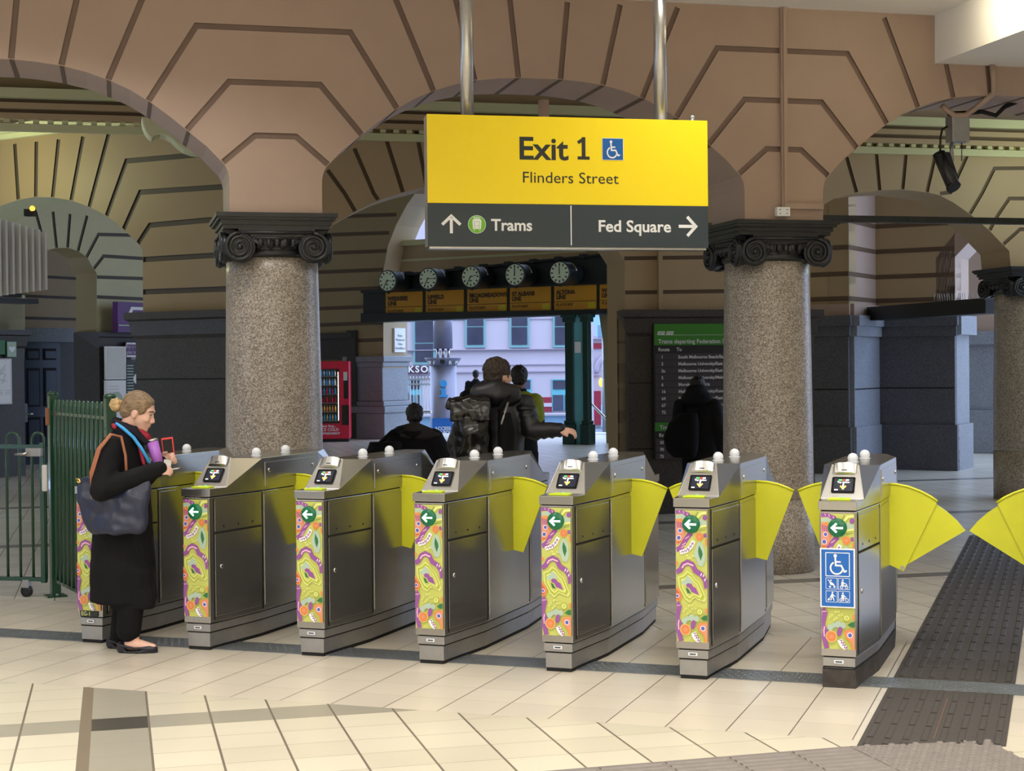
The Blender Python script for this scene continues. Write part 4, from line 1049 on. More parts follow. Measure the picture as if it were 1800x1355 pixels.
# ================================================================== PEOPLE
def V3(*a): return Vector(a)
class Blob:
    """overlapping rounded shapes fused into one continuous surface"""
    def __init__(self): self.mb = MB()
    def limb(self, pts, rs, n=16):
        pts = [Vector(p) for p in pts]
        for i in range(len(pts)-1): self.mb.tube([pts[i], pts[i+1]], [rs[i], rs[i+1]], 'skin', n)
        for p, r in zip(pts, rs): self.mb.ell(p, (r, r, r), 'skin', n, 10)
        return self
    def ell(self, c, r, mtx=None): self.mb.ell(c, r, 'skin', 24, 16, mtx); return self
    def box(self, c, s, mtx=None, rz=0): self.mb.box(c, s, 'skin', rz=rz, mtx=mtx); return self
    def rings(self, secs, n=28):
        """secs: (centre, rx, ry) stacked upward -> closed loft of ellipses"""
        vs = []; fs = []
        for c, rx, ry in secs:
            for k in range(n):
                a = 2*PI*k/n; vs.append(Vector(c)+Vector((rx*math.cos(a), ry*math.sin(a), 0)))
        for i in range(len(secs)-1):
            for k in range(n): fs.append((i*n+k, i*n+(k+1) % n, (i+1)*n+(k+1) % n, (i+1)*n+k))
        fs += [tuple(range(n))[::-1], tuple(range((len(secs)-1)*n, len(secs)*n))]
        self.mb.add(vs, fs, 'skin'); return self
    def build(self, name, m, parent, vox=.008, smooth=4, noise=0.0, nsize=.08):
        o = self.mb.build('tmp', recalc=True)
        r = o.modifiers.new('r', 'REMESH'); r.mode = 'VOXEL'; r.voxel_size = vox; r.use_smooth_shade = True
        if smooth: s = o.modifiers.new('s', 'SMOOTH'); s.iterations = smooth; s.factor = .5
        if noise:
            t = bpy.data.textures.new('wrinkle', 'CLOUDS'); t.noise_scale = nsize; t.noise_depth = 1
            d = o.modifiers.new('d', 'DISPLACE'); d.texture = t; d.strength = noise; d.mid_level = .5; d.texture_coords = 'LOCAL'
        bpy.context.view_layer.update()
        me = bpy.data.meshes.new_from_object(o.evaluated_get(bpy.context.evaluated_depsgraph_get()))
        bpy.data.objects.remove(o)
        me.materials.clear(); me.materials.append(MATS[m])
        for p in me.polygons: p.use_smooth = True; p.material_index = 0
        o = bpy.data.objects.new(name, me); COL.objects.link(o)
        if parent: o.parent = parent
        return o
def hand(bl, wrist, d, up, curl=.6, s=1.0, side=1):
    """palm and five bent fingers joined to the wrist; d = pointing direction, up = back of the hand"""
    d = Vector(d).normalized(); up = Vector(up); up = (up-d*up.dot(d)).normalized(); lat = d.cross(up)*side
    w = Vector(wrist)
    bl.limb([w, w+d*.03*s], [.026*s, .027*s], 10)
    R = Matrix((d, lat, up)).transposed()
    bl.ell(w+d*.055*s, (.050*s, .040*s, .017*s), R)
    for k, (off, L) in enumerate(((-.029, .066), (-.0095, .074), (.0105, .070), (.029, .054))):
        b0 = w+d*.09*s+lat*off*s
        a = curl*.7; d1 = d*math.cos(a)-up*math.sin(a); a2 = curl*1.6; d2 = d*math.cos(a2)-up*math.sin(a2); a3 = curl*2.3; d3 = d*math.cos(a3)-up*math.sin(a3)
        p1 = b0+d1*L*.45*s; p2 = p1+d2*L*.32*s; p3 = p2+d3*L*.25*s
        bl.limb([b0-d*.012*s, b0, p1, p2, p3], [.010*s, .0095*s, .009*s, .0082*s, .007*s], 8)
    t0 = w+d*.025*s-lat*.030*s; td = (d*.75-lat*.6-up*.3).normalized(); t1 = t0+td*.036*s; t2 = t1+(d*.9-up*.35).normalized()*.03*s
    bl.limb([w+d*.015*s-lat*.012*s, t0, t1, t2], [.016*s, .013*s, .011*s, .0085*s], 8)
def head(bl, c, R, s=1.0):
    """c = centre of the skull, R columns = forward, left, up"""
    def P(f, l, u): return Vector(c)+R @ Vector((f*s, l*s, u*s))
    bl.ell(P(-.012, 0, .022), (.097*s, .074*s, .092*s), R)          # cranium
    bl.ell(P(.022, 0, -.030), (.070*s, .062*s, .082*s), R)          # face mass
    bl.ell(P(.034, 0, -.078), (.048*s, .047*s, .040*s), R)          # jaw
    bl.ell(P(.066, 0, -.097), (.022*s, .024*s, .017*s), R)          # chin
    bl.limb([P(.078, 0, .010), P(.090, 0, -.012), P(.103, 0, -.032)], [.010*s, .011*s, .012*s], 8)   # nose
    bl.ell(P(.094, .011, -.040), (.012*s, .010*s, .008*s), R); bl.ell(P(.094, -.011, -.040), (.012*s, .010*s, .008*s), R)
    bl.ell(P(.070, 0, .026), (.022*s, .050*s, .016*s), R)           # brow
    bl.ell(P(.086, 0, -.062), (.010*s, .022*s, .0065*s), R); bl.ell(P(.084, 0, -.073), (.010*s, .020*s, .007*s), R)   # lips
    for l in (-1, 1):
        bl.ell(P(.062, l*.036, -.028), (.026*s, .022*s, .024*s), R)  # cheek
        bl.ell(P(-.006, l*.074, -.018), (.020*s, .008*s, .032*s), R) # ear
        bl.ell(P(.000, l*.078, -.006), (.018*s, .006*s, .012*s), R)
        bl.ell(P(.070, l*.031, .004), (.014*s, .013*s, .009*s), R)   # eyelid mound
    bl.limb([P(-.022, 0, -.05), P(-.045, 0, -.17)], [.056*s, .058*s], 16)
    return P
def eyes(P, parent, R, s=1.0):
    for l in (-1, 1):
        e = MB(); e.ell(P(.0785, l*.032, .000), (.0075*s, .0105*s, .0052*s), 'white', 10, 8, R); e.ell(P(.0835, l*.032, -.001), (.0032*s, .0052*s, .0046*s), 'hair_black', 8, 6, R)
        e.tube([P(.083, l*.018, .0045), P(.086, l*.031, .0075), P(.078, l*.046, .003)], .0022*s, 'hair_brown', 6)
        e.tube([P(.089, l*.015, .026), P(.088, l*.033, .031), P(.074, l*.052, .024)], .0035*s, 'hair_brown', 6); e.build('eye', parent)
def basis(fwd, up): 
    f = Vector(fwd).normalized(); u = Vector(up); u = (u-f*u.dot(f)).normalized(); return Matrix((f, u.cross(f), u)).transposed()

# ---------------- the woman in the black coat (local: x forward, y to her left, z up)
wp = on_floor(238, 1144); wo = empty('person', (wp.x, wp.y+.02, 0), math.radians(-4), 'woman in long black coat with navy tote bag, tapping on at the leftmost gate', 'person')
Rw = basis((1, 0, -.36), (.36, 0, 1)); HC = V3(.040, 0, 1.452)
b = Blob(); P = head(b, HC, Rw, .98)
b.rings([(V3(-.03, 0, .78), .11, .15), (V3(-.03, 0, .92), .12, .165), (V3(-.05, 0, 1.05), .10, .14), (V3(-.06, 0, 1.18), .11, .16), (V3(-.06, 0, 1.27), .085, .15), (V3(-.03, 0, 1.32), .05, .06)])
for sg, sh, el, wr in ((-1, V3(-.06, -.17, 1.245), V3(-.085, -.315, 1.0), V3(.125, -.20, 1.085)), (1, V3(-.05, .16, 1.245), V3(-.03, .19, 1.0), V3(.13, .06, 1.12))):
    b.limb([sh, el, wr], [.045, .036, .026])
hand(b, V3(.150, -.195, 1.095), (1, .12, .16), (-.1, -.8, .6), .55, .95, side=1)
hand(b, V3(.15, .055, 1.14), (.9, -.15, .3), (.1, 1, .3), 1.0, .95, side=-1)
b.limb([V3(-.03, -.075, .80), V3(.015, -.075, .44), V3(.005, -.075, .09)], [.085, .055, .036]); b.limb([V3(-.04, .075, .80), V3(-.05, .075, .44), V3(-.115, .075, .09)], [.085, .055, .036])
b.limb([V3(-.015, -.075, .055), V3(.05, -.075, .045), V3(.125, -.075, .03)], [.036, .034, .026]); b.limb([V3(-.135, .075, .055), V3(-.06, .075, .045), V3(.0, .075, .03)], [.036, .034, .026])
b.build('body', 'skin', wo, .006, 5)
eyes(P, wo, Rw, .98)
# hair: smooth cap drawn back into a bun
h = Blob()
h.ell(P(-.022, 0, .032), (.100, .080, .092), Rw); h.ell(P(-.06, 0, -.015), (.062, .066, .062), Rw); h.ell(P(.020, 0, .076), (.050, .058, .032), Rw); h.ell(P(.012, .060, .030), (.040, .018, .045), Rw); h.ell(P(.012, -.060, .030), (.040, .018, .045), Rw)
h.ell(P(-.095, 0, .0), (.035, .035, .032), Rw)
h.build('hair', 'hair_blonde', wo, .006, 4)
h = Blob()
for k in range(9):
    a = k*2.4; h.ell(P(-.150+.018*math.cos(a), .026*math.sin(a*1.3), -.010+.022*math.sin(a)), (.026, .022, .022), Rw)
h.ell(P(-.145, 0, -.012), (.036, .036, .035), Rw); h.build('hair_bun', 'hair_bun', wo, .005, 2, noise=.016, nsize=.02)
# coat
b = Blob()
b.rings([(V3(-.075, .01, .30), .205, .19), (V3(-.075, 0, .50), .195, .195), (V3(-.07, 0, .75), .175, .195), (V3(-.065, 0, .95), .158, .185), (V3(-.075, 0, 1.10), .152, .185), (V3(-.085, 0, 1.20), .142, .19), (V3(-.075, 0, 1.275), .115, .165), (V3(-.055, 0, 1.325), .082, .10), (V3(-.045, 0, 1.345), .07, .08)])
b.rings([(V3(.0, -.05, .265), .135, .10), (V3(-.01, -.05, .5), .135, .12)])
b.limb([V3(-.075, -.175, 1.245), V3(-.095, -.32, 1.00), V3(.02, -.27, 1.045), V3(.215, -.185, 1.115)], [.074, .068, .060, .047]); b.limb([V3(-.06, .165, 1.245), V3(-.03, .2, 1.0), V3(.165, .06, 1.145)], [.07, .062, .046])
b.build('coat', 'coat_black', wo, .009, 4, noise=.012, nsize=.09)
b = Blob()
for k in range(15):
    a = math.radians(35+k*290/14); b.ell(V3(-.035+.078*math.cos(a+PI*0)-.0, .078*math.sin(a), 1.335+.03*math.cos(a)*-1+.012), (.022, .022, .045))
b.limb([V3(-.03, -.075, 1.36), V3(.03, -.07, 1.33), V3(.085, -.045, 1.27)], [.03, .028, .02]); b.limb([V3(-.03, .075, 1.36), V3(.03, .07, 1.33), V3(.085, .045, 1.27)], [.03, .028, .02])
b.limb([V3(-.105, -.03, 1.37), V3(-.105, .03, 1.37)], [.03, .03])
b.build('coat_collar', 'coat_collar', wo, .007, 3)
b = Blob()
b.limb([V3(.05, -.03, 1.325), V3(.082, -.02, 1.30), V3(.088, .01, 1.275)], [.024, .028, .026]); b.limb([V3(-.10, -.045, 1.375), V3(-.085, -.085, 1.36)], [.022, .016]); b.limb([V3(.06, -.075, 1.245), V3(.09, -.09, 1.14)], [.013, .012])
b.build('scarf', 'scarf_red', wo, .006, 3)
# lanyard
m = MB(); m.tube([V3(-.075, -.098, 1.385), V3(-.03, -.105, 1.355), V3(.03, -.098, 1.30), V3(.075, -.092, 1.235), V3(.13, -.088, 1.135)], [.008, .011, .011, .011, .009], 'lanyard_blue', 8); m.build('lanyard', wo)
# trousers, shoes
b = Blob(); b.limb([V3(-.03, -.075, .85), V3(.01, -.075, .44), V3(-.02, -.075, .135)], [.10, .085, .074]); b.limb([V3(-.04, .075, .85), V3(-.065, .075, .44), V3(-.115, .075, .09)], [.10, .082, .068]); b.build('trousers', 'trouser_black', wo, .009, 4)
def shoe(x, y, par):
    b = Blob(); b.rings([(V3(x+.045, y, .0), .122, .040), (V3(x+.045, y, .014), .124, .042)]); b.ell(V3(x-.05, y, .032), (.036, .038, .040)); b.ell(V3(x+.105, y, .026), (.062, .038, .026))
    for sg in (-1, 1): b.limb([V3(x-.055, y+sg*.032, .05), V3(x+.03, y+sg*.036, .032), V3(x+.10, y+sg*.028, .032)], [.009, .008, .008])
    o = b.build('shoe', 'shoe_black', par, .005, 2)
    m = MB(); m.tube([V3(x+.118, y-.012, .052), V3(x+.13, y, .056), V3(x+.118, y+.012, .052)], .005, 'gold', 8); m.build('buckle', o)
shoe(-.01, -.075, wo); shoe(-.125, .075, wo)
# things she carries: top-level
bag = empty('tote_bag', wo.location, wo.rotation_euler.z, 'navy blue tote bag with tan leather straps on the woman in black\'s shoulder', 'bag')
b = Blob()
b.rings([(V3(-.03, -.245, .735), .150, .045), (V3(-.035, -.245, .76), .175, .062), (V3(-.04, -.245, .84), .20, .066), (V3(-.045, -.245, .94), .215, .055), (V3(-.045, -.24, 1.02), .222, .036), (V3(-.05, -.235, 1.075), .225, .02)])
b.build('bag_body', 'bag_navy', bag, .008, 3, noise=.035, nsize=.10)
for dy in (0, -.012):
    m = MB(); m.tube([V3(-.148+dy, -.30, 1.01), V3(-.150+dy, -.305, 1.10), V3(-.11+dy, -.29, 1.24), V3(-.055+dy*.5, -.245, 1.325), V3(-.0, -.235, 1.31), V3(.025, -.235, 1.2), V3(.035, -.245, 1.05)], .0085, 'leather_tan', 8)
    if dy == 0: m.box((-.148, -.300, .995), (.028, .02, .08), 'leather_tan')
    m.build('strap', bag)
m = MB(); m.tube([V3(-.270, -.248, 1.062), V3(-.25, -.260, 1.06), V3(-.24, -.262, 1.045), V3(-.25, -.264, 1.04), V3(-.26, -.262, 1.05)], .005, 'gold', 8); m.build('zip_pull', bag)
tb = empty('tumbler', wo.location+Vector((.150, .0, 1.155)), 0, 'purple insulated tumbler held against the chest of the woman in black', 'cup'); tb.rotation_euler = (0, math.radians(-14), 0)
m = MB(); m.lathe((0, -.03, 0), [(.030, -.035), (.033, .03), (.0345, .12)], 'tumbler', 28); m.build('cup_body', tb); m = MB(); m.lathe((0, -.03, 0), [(.0355, .118), (.036, .128), (.031, .134), (.012, .136)], 'steel_bright', 28); m.build('lid', tb)
ph = empty('phone', wo.location+Vector((.205, .04, 1.185)), 0, 'phone in a red case held upright beside the purple tumbler', 'phone'); ph.rotation_euler = (0, math.radians(-6), math.radians(25))
m = MB(); m.box((0, 0, .03), (.072, .010, .15), 'case_red'); m.build('case', ph, bevel=.004); m = MB(); m.box((-.002, -.0055, .03), (.058, .002, .13), 'black_gloss'); m.build('screen', ph)
cd_ = MB(); cd_.box((0, 0, 0), (.045, .004, .05), 'off_white', ry=.1); c_o = tag(cd_.build('travel_card'), 'white card held between the phone and the hand of the woman in black', 'card'); c_o.location = wo.location+Vector((.215, -.05, 1.135))
p2 = MB(); p2.box((0, 0, 0), (.092, .055, .008), 'steel_bright', ry=-.16); p2.box((0, 0, .0045), (.084, .048, .002), 'screen_glass', ry=-.16); p2o = tag(p2.build('mobile_phone', bevel=.002), 'silver phone held out flat in the right hand of the woman in black', 'phone'); p2o.location = wo.location+Vector((.262, -.138, 1.108))

# ---------------- generic standing walker seen from behind (local: +y away from the camera, z up)
def walker(loc, rz, label, H=1.75, top='jacket_dark', legs='trouser_black', hair='hair_brown', skin='skin_tan', lean=0.0, arms=None, crouch=0.0, hairlen=0, torso_w=1.0, top_name='jacket', bent=0.0, extra_top=None, yaw=0.0):
    s = H/1.75; r = empty('person', loc, rz, label, 'person')
    def T(x, y, z): return V3(x*s, (y+lean*max(z-.9, 0))*s, (z-crouch if z > .55 else z*(1-crouch*.7))*s)
    Rh = basis((math.sin(yaw), math.cos(yaw), -bent), (0, bent, 1)); hc = T(0, .03+bent*.1, 1.635)
    b = Blob(); P = head(b, hc, Rh, s)
    b.rings([(T(0, 0, .85), .15*s, .10*s), (T(0, 0, 1.0), .155*s, .11*s), (T(0, 0, 1.15), .15*s, .10*s), (T(0, 0, 1.32), .18*s, .11*s), (T(0, 0, 1.43), .15*s, .08*s), (T(0, 0, 1.48), .06*s, .06*s)])
    arms = arms or (((-.20, 0, 1.41), (-.25, -.02, 1.13), (-.24, .08, .90)), ((.20, 0, 1.41), (.25, -.02, 1.13), (.24, .08, .90)))
    A = [[T(*q) for q in a] for a in arms]
    for k, a in enumerate(A):
        b.limb(a, [.05*s, .04*s, .028*s]); d = (a[2]-a[1]).normalized()
        hand(b, a[2], d+Vector((0, .05, -.1)), Vector((-1 if k == 0 else 1, -.3, .3)), .7, s, side=1 if k == 0 else -1)
    legp = [[T(sg*.09, 0, .86), T(sg*.10, .06*sg+crouch*.5, .47), T(sg*.10, .10*sg, .09)] for sg in (-1, 1)]
    for l in legp: b.limb(l, [.088*s, .058*s, .04*s]); b.limb([l[2]+V3(0, -.03, -.03)*s, l[2]+V3(0, .15, -.055)*s], [.04*s, .03*s])
    b.build('body', skin, r, .009, 4)
    if hair:
        h = Blob(); h.ell(P(-.022, 0, .038), (.110*s, .088*s, .096*s), Rh); h.ell(P(-.056, 0, -.010), (.068*s, .076*s, .070*s), Rh)
        if hairlen: h.ell(P(-.06, 0, -.09), (.05*s, .07*s, .08*s), Rh)
        h.build('hair', hair, r, .007, 3, noise=.02, nsize=.022)
    b = Blob(); w = torso_w
    b.rings([(T(0, 0, .80), .185*s*w, .135*s), (T(0, 0, .95), .185*s*w, .14*s), (T(0, 0, 1.15), .185*s*w, .135*s), (T(0, 0, 1.32), .205*s*w, .135*s), (T(0, 0, 1.425), .175*s*w, .105*s), (T(0, 0, 1.49), .085*s, .08*s), (T(0, .01, 1.53), .072*s, .07*s)])
    for a in A: b.limb([a[0], a[1], a[1].lerp(a[2], 1.04)], [.077*s*w, .068*s*w, .05*s])
    if extra_top: extra_top(b, T, s)
    b.build(top_name, top, r, .010, 4, noise=.014, nsize=.1)
    b = Blob()
    for l in legp: b.limb([l[0], l[1], l[2]], [.105*s, .078*s, .06*s])
    b.ell(T(0, 0, .86), (.165*s, .115*s, .11*s)); b.build('trousers', legs, r, .011, 3)
    for l in legp:
        b = Blob(); b.ell(l[2]+V3(0, .05, -.045)*s, (.048*s, .14*s, .045*s)); b.box(l[2]+V3(0, .05, -.078)*s, (.085*s, .26*s, .022*s)); b.build('shoe', 'shoe_black', r, .008, 2)
    return r, P, T, A, Rh

# man with the black pack
mp = at_depth(876, 642, 11.15)
def puff(b, T, s):
    b.limb([T(-.11, -.12, 1.50), T(0, -.14, 1.515), T(.10, -.10, 1.50)], [.085, .09, .075]); b.ell(T(-.02, -.02, 1.51), (.13, .11, .06))
    for k in range(5): b.ell(T(.195+.012*k, -.03, 1.40-.045*k), (.080-.003*k, .08, .028))
    for k in range(6): b.ell(T(-.235-.012*k, -.03, 1.34-.06*k), (.092-.003*k, .09, .032))
    for k in range(4): b.ell(T(.275+.055*k, -.06-.01*k, 1.235+.004*k), (.03, .07-.004*k, .066-.004*k))
man, Pm, Tm, Am, Rm_ = walker((mp.x, mp.y, 0), math.radians(-6), 'man in black puffer jacket with shiny black backpack, right arm out, beyond the gates', 1.755, 'puffer', skin='skin', hair='hair_brown',
    arms=(((-.21, 0, 1.40), (-.31, -.03, 1.14), (-.22, .12, .98)), ((.185, 0, 1.43), (.235, -.06, 1.245), (.43, -.10, 1.25))), extra_top=puff, torso_w=.96, yaw=.75)
bp = empty('backpack', man.location+Vector((0, 0, .05)), man.rotation_euler.z, 'glossy black flap backpack worn by the man in the puffer jacket', 'backpack')
b = Blob(); b.rings([(V3(-.155, -.23, .96), .125, .085), (V3(-.155, -.235, 1.03), .14, .10), (V3(-.16, -.24, 1.2), .135, .10), (V3(-.165, -.235, 1.35), .13, .085), (V3(-.165, -.225, 1.41), .115, .05)]); b.build('bag_body', 'pack_gloss', bp, .008, 3, noise=.03, nsize=.12)
b = Blob(); b.ell(V3(-.165, -.235, 1.415), (.150, .105, .042)); b.box(V3(-.165, -.325, 1.345), (.285, .022, .14)); b.limb([V3(-.31, -.27, 1.43), V3(-.315, -.30, 1.37)], [.016, .022]); b.build('flap', 'pack_gloss', bp, .007, 3, noise=.03, nsize=.1)
b = Blob(); b.rings([(V3(.07, -.21, .95), .06, .085), (V3(.075, -.21, 1.2), .06, .09), (V3(.06, -.20, 1.33), .045, .07)]); b.build('side_pocket', 'pack_fabric', bp, .008, 3)
m = MB(); m.tube([V3(.03, -.25, 1.34), V3(.10, -.16, 1.46), V3(.15, -.04, 1.49)], .018, 'pack_fabric', 8); m.build('strap', bp); m = MB(); m.tube([V3(-.27, -.25, 1.34), V3(-.24, -.14, 1.46), V3(-.2, -.04, 1.49)], .018, 'pack_fabric', 8); m.build('strap', bp); m = MB(); m.tube([V3(.05, -.30, 1.25), V3(.09, -.22, 1.40)], .008, 'steel_matte', 6); m.build('strap', bp)

# hi-vis worker just beyond him
hp = at_depth(912, 642, 15.5)
hv, Ph_, Th, Ah, Rh_ = walker((hp.x, hp.y, 0), math.radians(-8), 'person in olive hi-vis top, mostly hidden behind the man with the backpack', 1.70, 'jacket_dark', 'trouser_black', 'hair_black', 'skin_dark', arms=(((-.16, 0, 1.39), (-.18, .12, 1.13), (-.12, .33, 1.1)), ((.16, 0, 1.39), (.18, .12, 1.13), (.12, .33, 1.1))))
b = Blob(); b.rings([(Th(0, 0, 1.24), .195, .155), (Th(0, 0, 1.33), .212, .155), (Th(0, 0, 1.43), .18, .125), (Th(0, 0, 1.5), .09, .09)])
for a in Ah: b.limb([a[0], a[0].lerp(a[1], .6)], [.088, .08])
b.build('hi_vis_yoke', 'hi_vis', hv, .01, 3)
# stooped man with a bag
sp_ = at_depth(728, 646, 15.0)
def coat_x(b, T, s): b.ell(T(0, -.02, 1.46), (.17, .12, .07)); b.limb([T(.18, 0, 1.40), T(.30, 0, 1.15), T(.30, 0, .9)], [.11, .12, .1])
st_, Ps, Ts, As, Rs = walker((sp_.x, sp_.y, 0), math.radians(4), 'stooped man with shaved head in dark coat, seen from behind near the exit', 1.66, 'jacket_dark', skin='skin_dark', hair='hair_black', crouch=.34, lean=.15, bent=.2, torso_w=1.25, extra_top=coat_x)
b = Blob(); b.limb([Ts(-.15, .0, 1.47), Ts(0, -.06, 1.50), Ts(.22, -.02, 1.44)], [.07, .08, .05]); b.ell(Ts(.05, -.07, 1.45), (.2, .07, .05)); b.build('coat_collar', 'jacket_grey', st_, .009, 3)
sb = empty('shoulder_bag', st_.location, st_.rotation_euler.z, 'large black bag on the left shoulder of the stooped man', 'bag')
b = Blob(); b.rings([(V3(-.29, -.14, .64), .16, .10), (V3(-.30, -.15, .88), .175, .12), (V3(-.28, -.14, 1.0), .15, .09)]); b.build('bag_body', 'pack_fabric', sb, .01, 3); m = MB(); m.tube([V3(-.33, -.13, .99), V3(-.22, -.10, 1.09), V3(-.12, -.02, 1.13)], .02, 'pack_fabric', 8); m.build('strap', sb)
# reader of the tram board
rp = at_depth(1226, 640, 16.4)
walker((rp.x, rp.y, 0), math.radians(-22), 'person in dark hooded coat with backpack, reading the green and black tram timetable', 1.57, 'jacket_dark', 'trouser_black', 'hair_black', 'skin', torso_w=1.2, extra_top=lambda b, T, s: (b.ell(T(0, -.05, 1.50), (.17, .12, .09)), b.ell(T(0, -.04, 1.58), (.12, .11, .09))))
kb = empty('backpack', (rp.x, rp.y, 0), math.radians(-22), 'black rounded backpack on the person reading the tram timetable', 'backpack')
b = Blob(); b.rings([(V3(-.09, -.22, .74), .12, .08), (V3(-.11, -.23, .82), .17, .11), (V3(-.12, -.23, .95), .19, .12), (V3(-.09, -.22, 1.10), .16, .11), (V3(-.05, -.20, 1.2), .10, .07)]); b.build('bag_body', 'pack_fabric', kb, .01, 3)
for x in (-.12, .06): m = MB(); m.tube([V3(x, -.17, 1.15), V3(x*1.1, -.09, 1.27), V3(x*1.1, .0, 1.30)], .018, 'pack_fabric', 8); m.build('strap', kb)
# far pedestrian outside
fp = at_depth(836, 642, 38.0)
walker((fp.x, fp.y, 0), 0, 'distant person outside, only the dark head showing left of the backpack man', 1.62, 'jacket_dark', 'trouser_black', 'hair_black', 'skin_dark')
# ================================================================== FLOOR FITTINGS
def quad_slab(mb, a, b, c, d, h, m): mb.slab([a, b, c, d], (0, 0, h), m)
# checker-plate threshold under the gate fronts
th = MB(); quad_slab(th, PB(-30, 4.10, .001), PB(30, 4.10, .001), PB(30, 5.02, .001), PB(-30, 5.02, .001), .004, 'checker_plate')
for k in range(330):
    U = -15+.085*k
    for j in range(6):
        V = 4.2+.14*j; a = .6 if (k+j) % 2 else -.6
        c = PB(U, V, .0062); d = (uB*math.cos(a)+vB*math.sin(a))*.011; n_ = (uB*-math.sin(a)+vB*math.cos(a))*.0035
        th.add([c-d, c+n_, c+d, c-n_, c+Vector((0, 0, .002))], [(0, 1, 4), (1, 2, 4), (2, 3, 4), (3, 0, 4)], 'checker_plate')
tag(th.build('threshold_plate', recalc=False), 'steel checker-plate strip let into the floor under the gate fronts', 'floor strip')
# dark ribbed guide mat through the wide gate
gm = MB(); U0, U1 = 6.12, 8.28
def rib(mb, a, b, w, h, m, side):
    a, b = Vector(a), Vector(b); n_ = Vector(side).normalized()
    mb.add([a-n_*w/2, a+n_*w/2, b+n_*w/2, b-n_*w/2, a-n_*w*.3+Vector((0, 0, h)), a+n_*w*.3+Vector((0, 0, h)), b+n_*w*.3+Vector((0, 0, h)), b-n_*w*.3+Vector((0, 0, h))],
           [(4, 5, 6, 7), (0, 1, 5, 4), (1, 2, 6, 5), (2, 3, 7, 6), (3, 0, 4, 7)], m)
quad_slab(gm, PB(U0, -.40, .001), PB(U1, .25, .001), PB(U1, 4.08, .001), PB(U0, 4.08, .001), .004, 'rubber_dark')
quad_slab(gm, PB(U0, 5.05, .001), PB(U1, 5.05, .001), PB(U1, 30, .001), PB(U0, 30, .001), .004, 'rubber_dark')
for j in range(-1, 30):
    for i in range(8):
        U = U0+.13+i*.272; v0 = j*1.0+.04+.13; v1 = v0+.86
        lo = -.40+.65*(U-U0)/(U1-U0)+.05
        if j < 5: v0 = max(v0, lo); v1 = min(v1, 4.05) if v0 < 4.05 else v1
        if v0 < 4.1 < v1 or 4.0 < v0 < 5.07: v0 = max(v0, 5.07)
        if v1-v0 < .1: continue
        rib(gm, PB(U, v0, .005), PB(U, v1, .005), .036, .005, 'rubber_dark', uB)
gm.box(tuple(PB((U0+U1)/2, 1.9, .0055)), (.0018, .9, .0015), 'leather_tan', rz=ANG_B)
tag(gm.build('guide_mat', recalc=False), 'dark ribbed rubber guide strip running through the wide gate aisle', 'floor mat')
# studded warning pad and grey ribbed strip in the foreground
e0 = on_floor(985, 1354.7); e1 = on_floor(1493, 1313.3); dv_ = (e1-e0).normalized(); nv_ = Vector((dv_.y, -dv_.x, 0))
rs = MB(); A_ = e0-dv_*2.6; B_ = e1-dv_*.004
rs.slab([A_+Vector((0, 0, .001)), B_+Vector((0, 0, .001)), B_+nv_*.62+Vector((0, 0, .001)), A_+nv_*.62+Vector((0, 0, .001))], (0, 0, .004), 'rubber_grey')
Lr = (B_-A_).length
for t in range(int(Lr/.2957)+1):
    for i in range(10):
        x0 = Lr-.2957*(t+1)+.012; x1 = x0+.272
        if x0 < 0: continue
        o = A_+nv_*(.038+i*.058)+Vector((0, 0, .005)); rib(rs, o+dv_*x0, o+dv_*x1, .036, .005, 'rubber_grey', nv_)
tag(rs.build('ribbed_strip', recalc=False), 'grey ribbed floor strip along the bottom edge, leading to the studded pad', 'floor strip')
sp = MB(); c0_, c1_, c2_ = e1+dv_*.002, on_floor(1737, 1303.3), on_floor(1800, 1337)
c3_ = c2_+(c2_-c1_)*1.5; c4_ = e1+nv_*.62+dv_*.002
zz = Vector((0, 0, .001)); polyp = [c0_+zz, c1_+zz, c3_+zz, c3_+nv_*.4+zz, c4_+zz]
sp.slab(polyp, (0, 0, .004), 'rubber_grey')
def inside(p, poly):
    r = False; n = len(poly)
    for i in range(n):
        a, b = poly[i], poly[(i+1) % n]
        if (a.y > p.y) != (b.y > p.y) and p.x < (b.x-a.x)*(p.y-a.y)/(b.y-a.y)+a.x: r = not r
    return r
g1 = uB; g2 = vB
for i in range(-30, 50):
    for j in range(-40, 30):
        p = e1+g1*(.05*i+.025)+g2*(.05*j-.02)
        if inside(p, polyp): sp.lathe((p.x, p.y, .005), [(.017, 0), (.0125, .005)], 'rubber_grey', 10)
tag(sp.build('studded_pad', recalc=False), 'grey studded warning pad at the bottom right of the floor', 'floor mat')

# ================================================================== FENCE ON THE LEFT
def bar(mb, x, y, z0, z1, r=.011, m='fence_green'): mb.tube([(x, y, z0), (x, y, z1-.012), (x, y, z1)], [r, r, r*.35], m, 10)
F0 = Vector((*at_depth(93, 700, 11.8).to_2d(), 0)); F1 = Vector((*at_depth(193, 700, 10.35).to_2d(), 0))
fd = (F1-F0); FL = fd.length; fd.normalize()
fe = empty('bar_fence', F0, math.atan2(fd.y, fd.x), 'green round-topped bar fence panel between the swing gate and the leftmost ticket gate', 'fence')
for x, nm in ((0, 'post'), (FL, 'post')):
    b = MB(); b.box((x, 0, .76), (.07, .07, 1.52), 'fence_green'); b.ell((x, 0, 1.53), (.042, .042, .02), 'fence_green', 14, 8); b.box((x, 0, .006), (.15, .15, .012), 'fence_green')
    for sx in (-.055, .055): b.lathe((x+sx, 0, .012), [(.012, 0), (.012, .014)], 'steel_matte', 8)
    b.build(nm, fe, bevel=.006)
for z in (1.385, .125):
    b = MB(); b.box((FL/2, 0, z), (FL-.07, .03, .022), 'fence_green'); b.build('rail', fe)
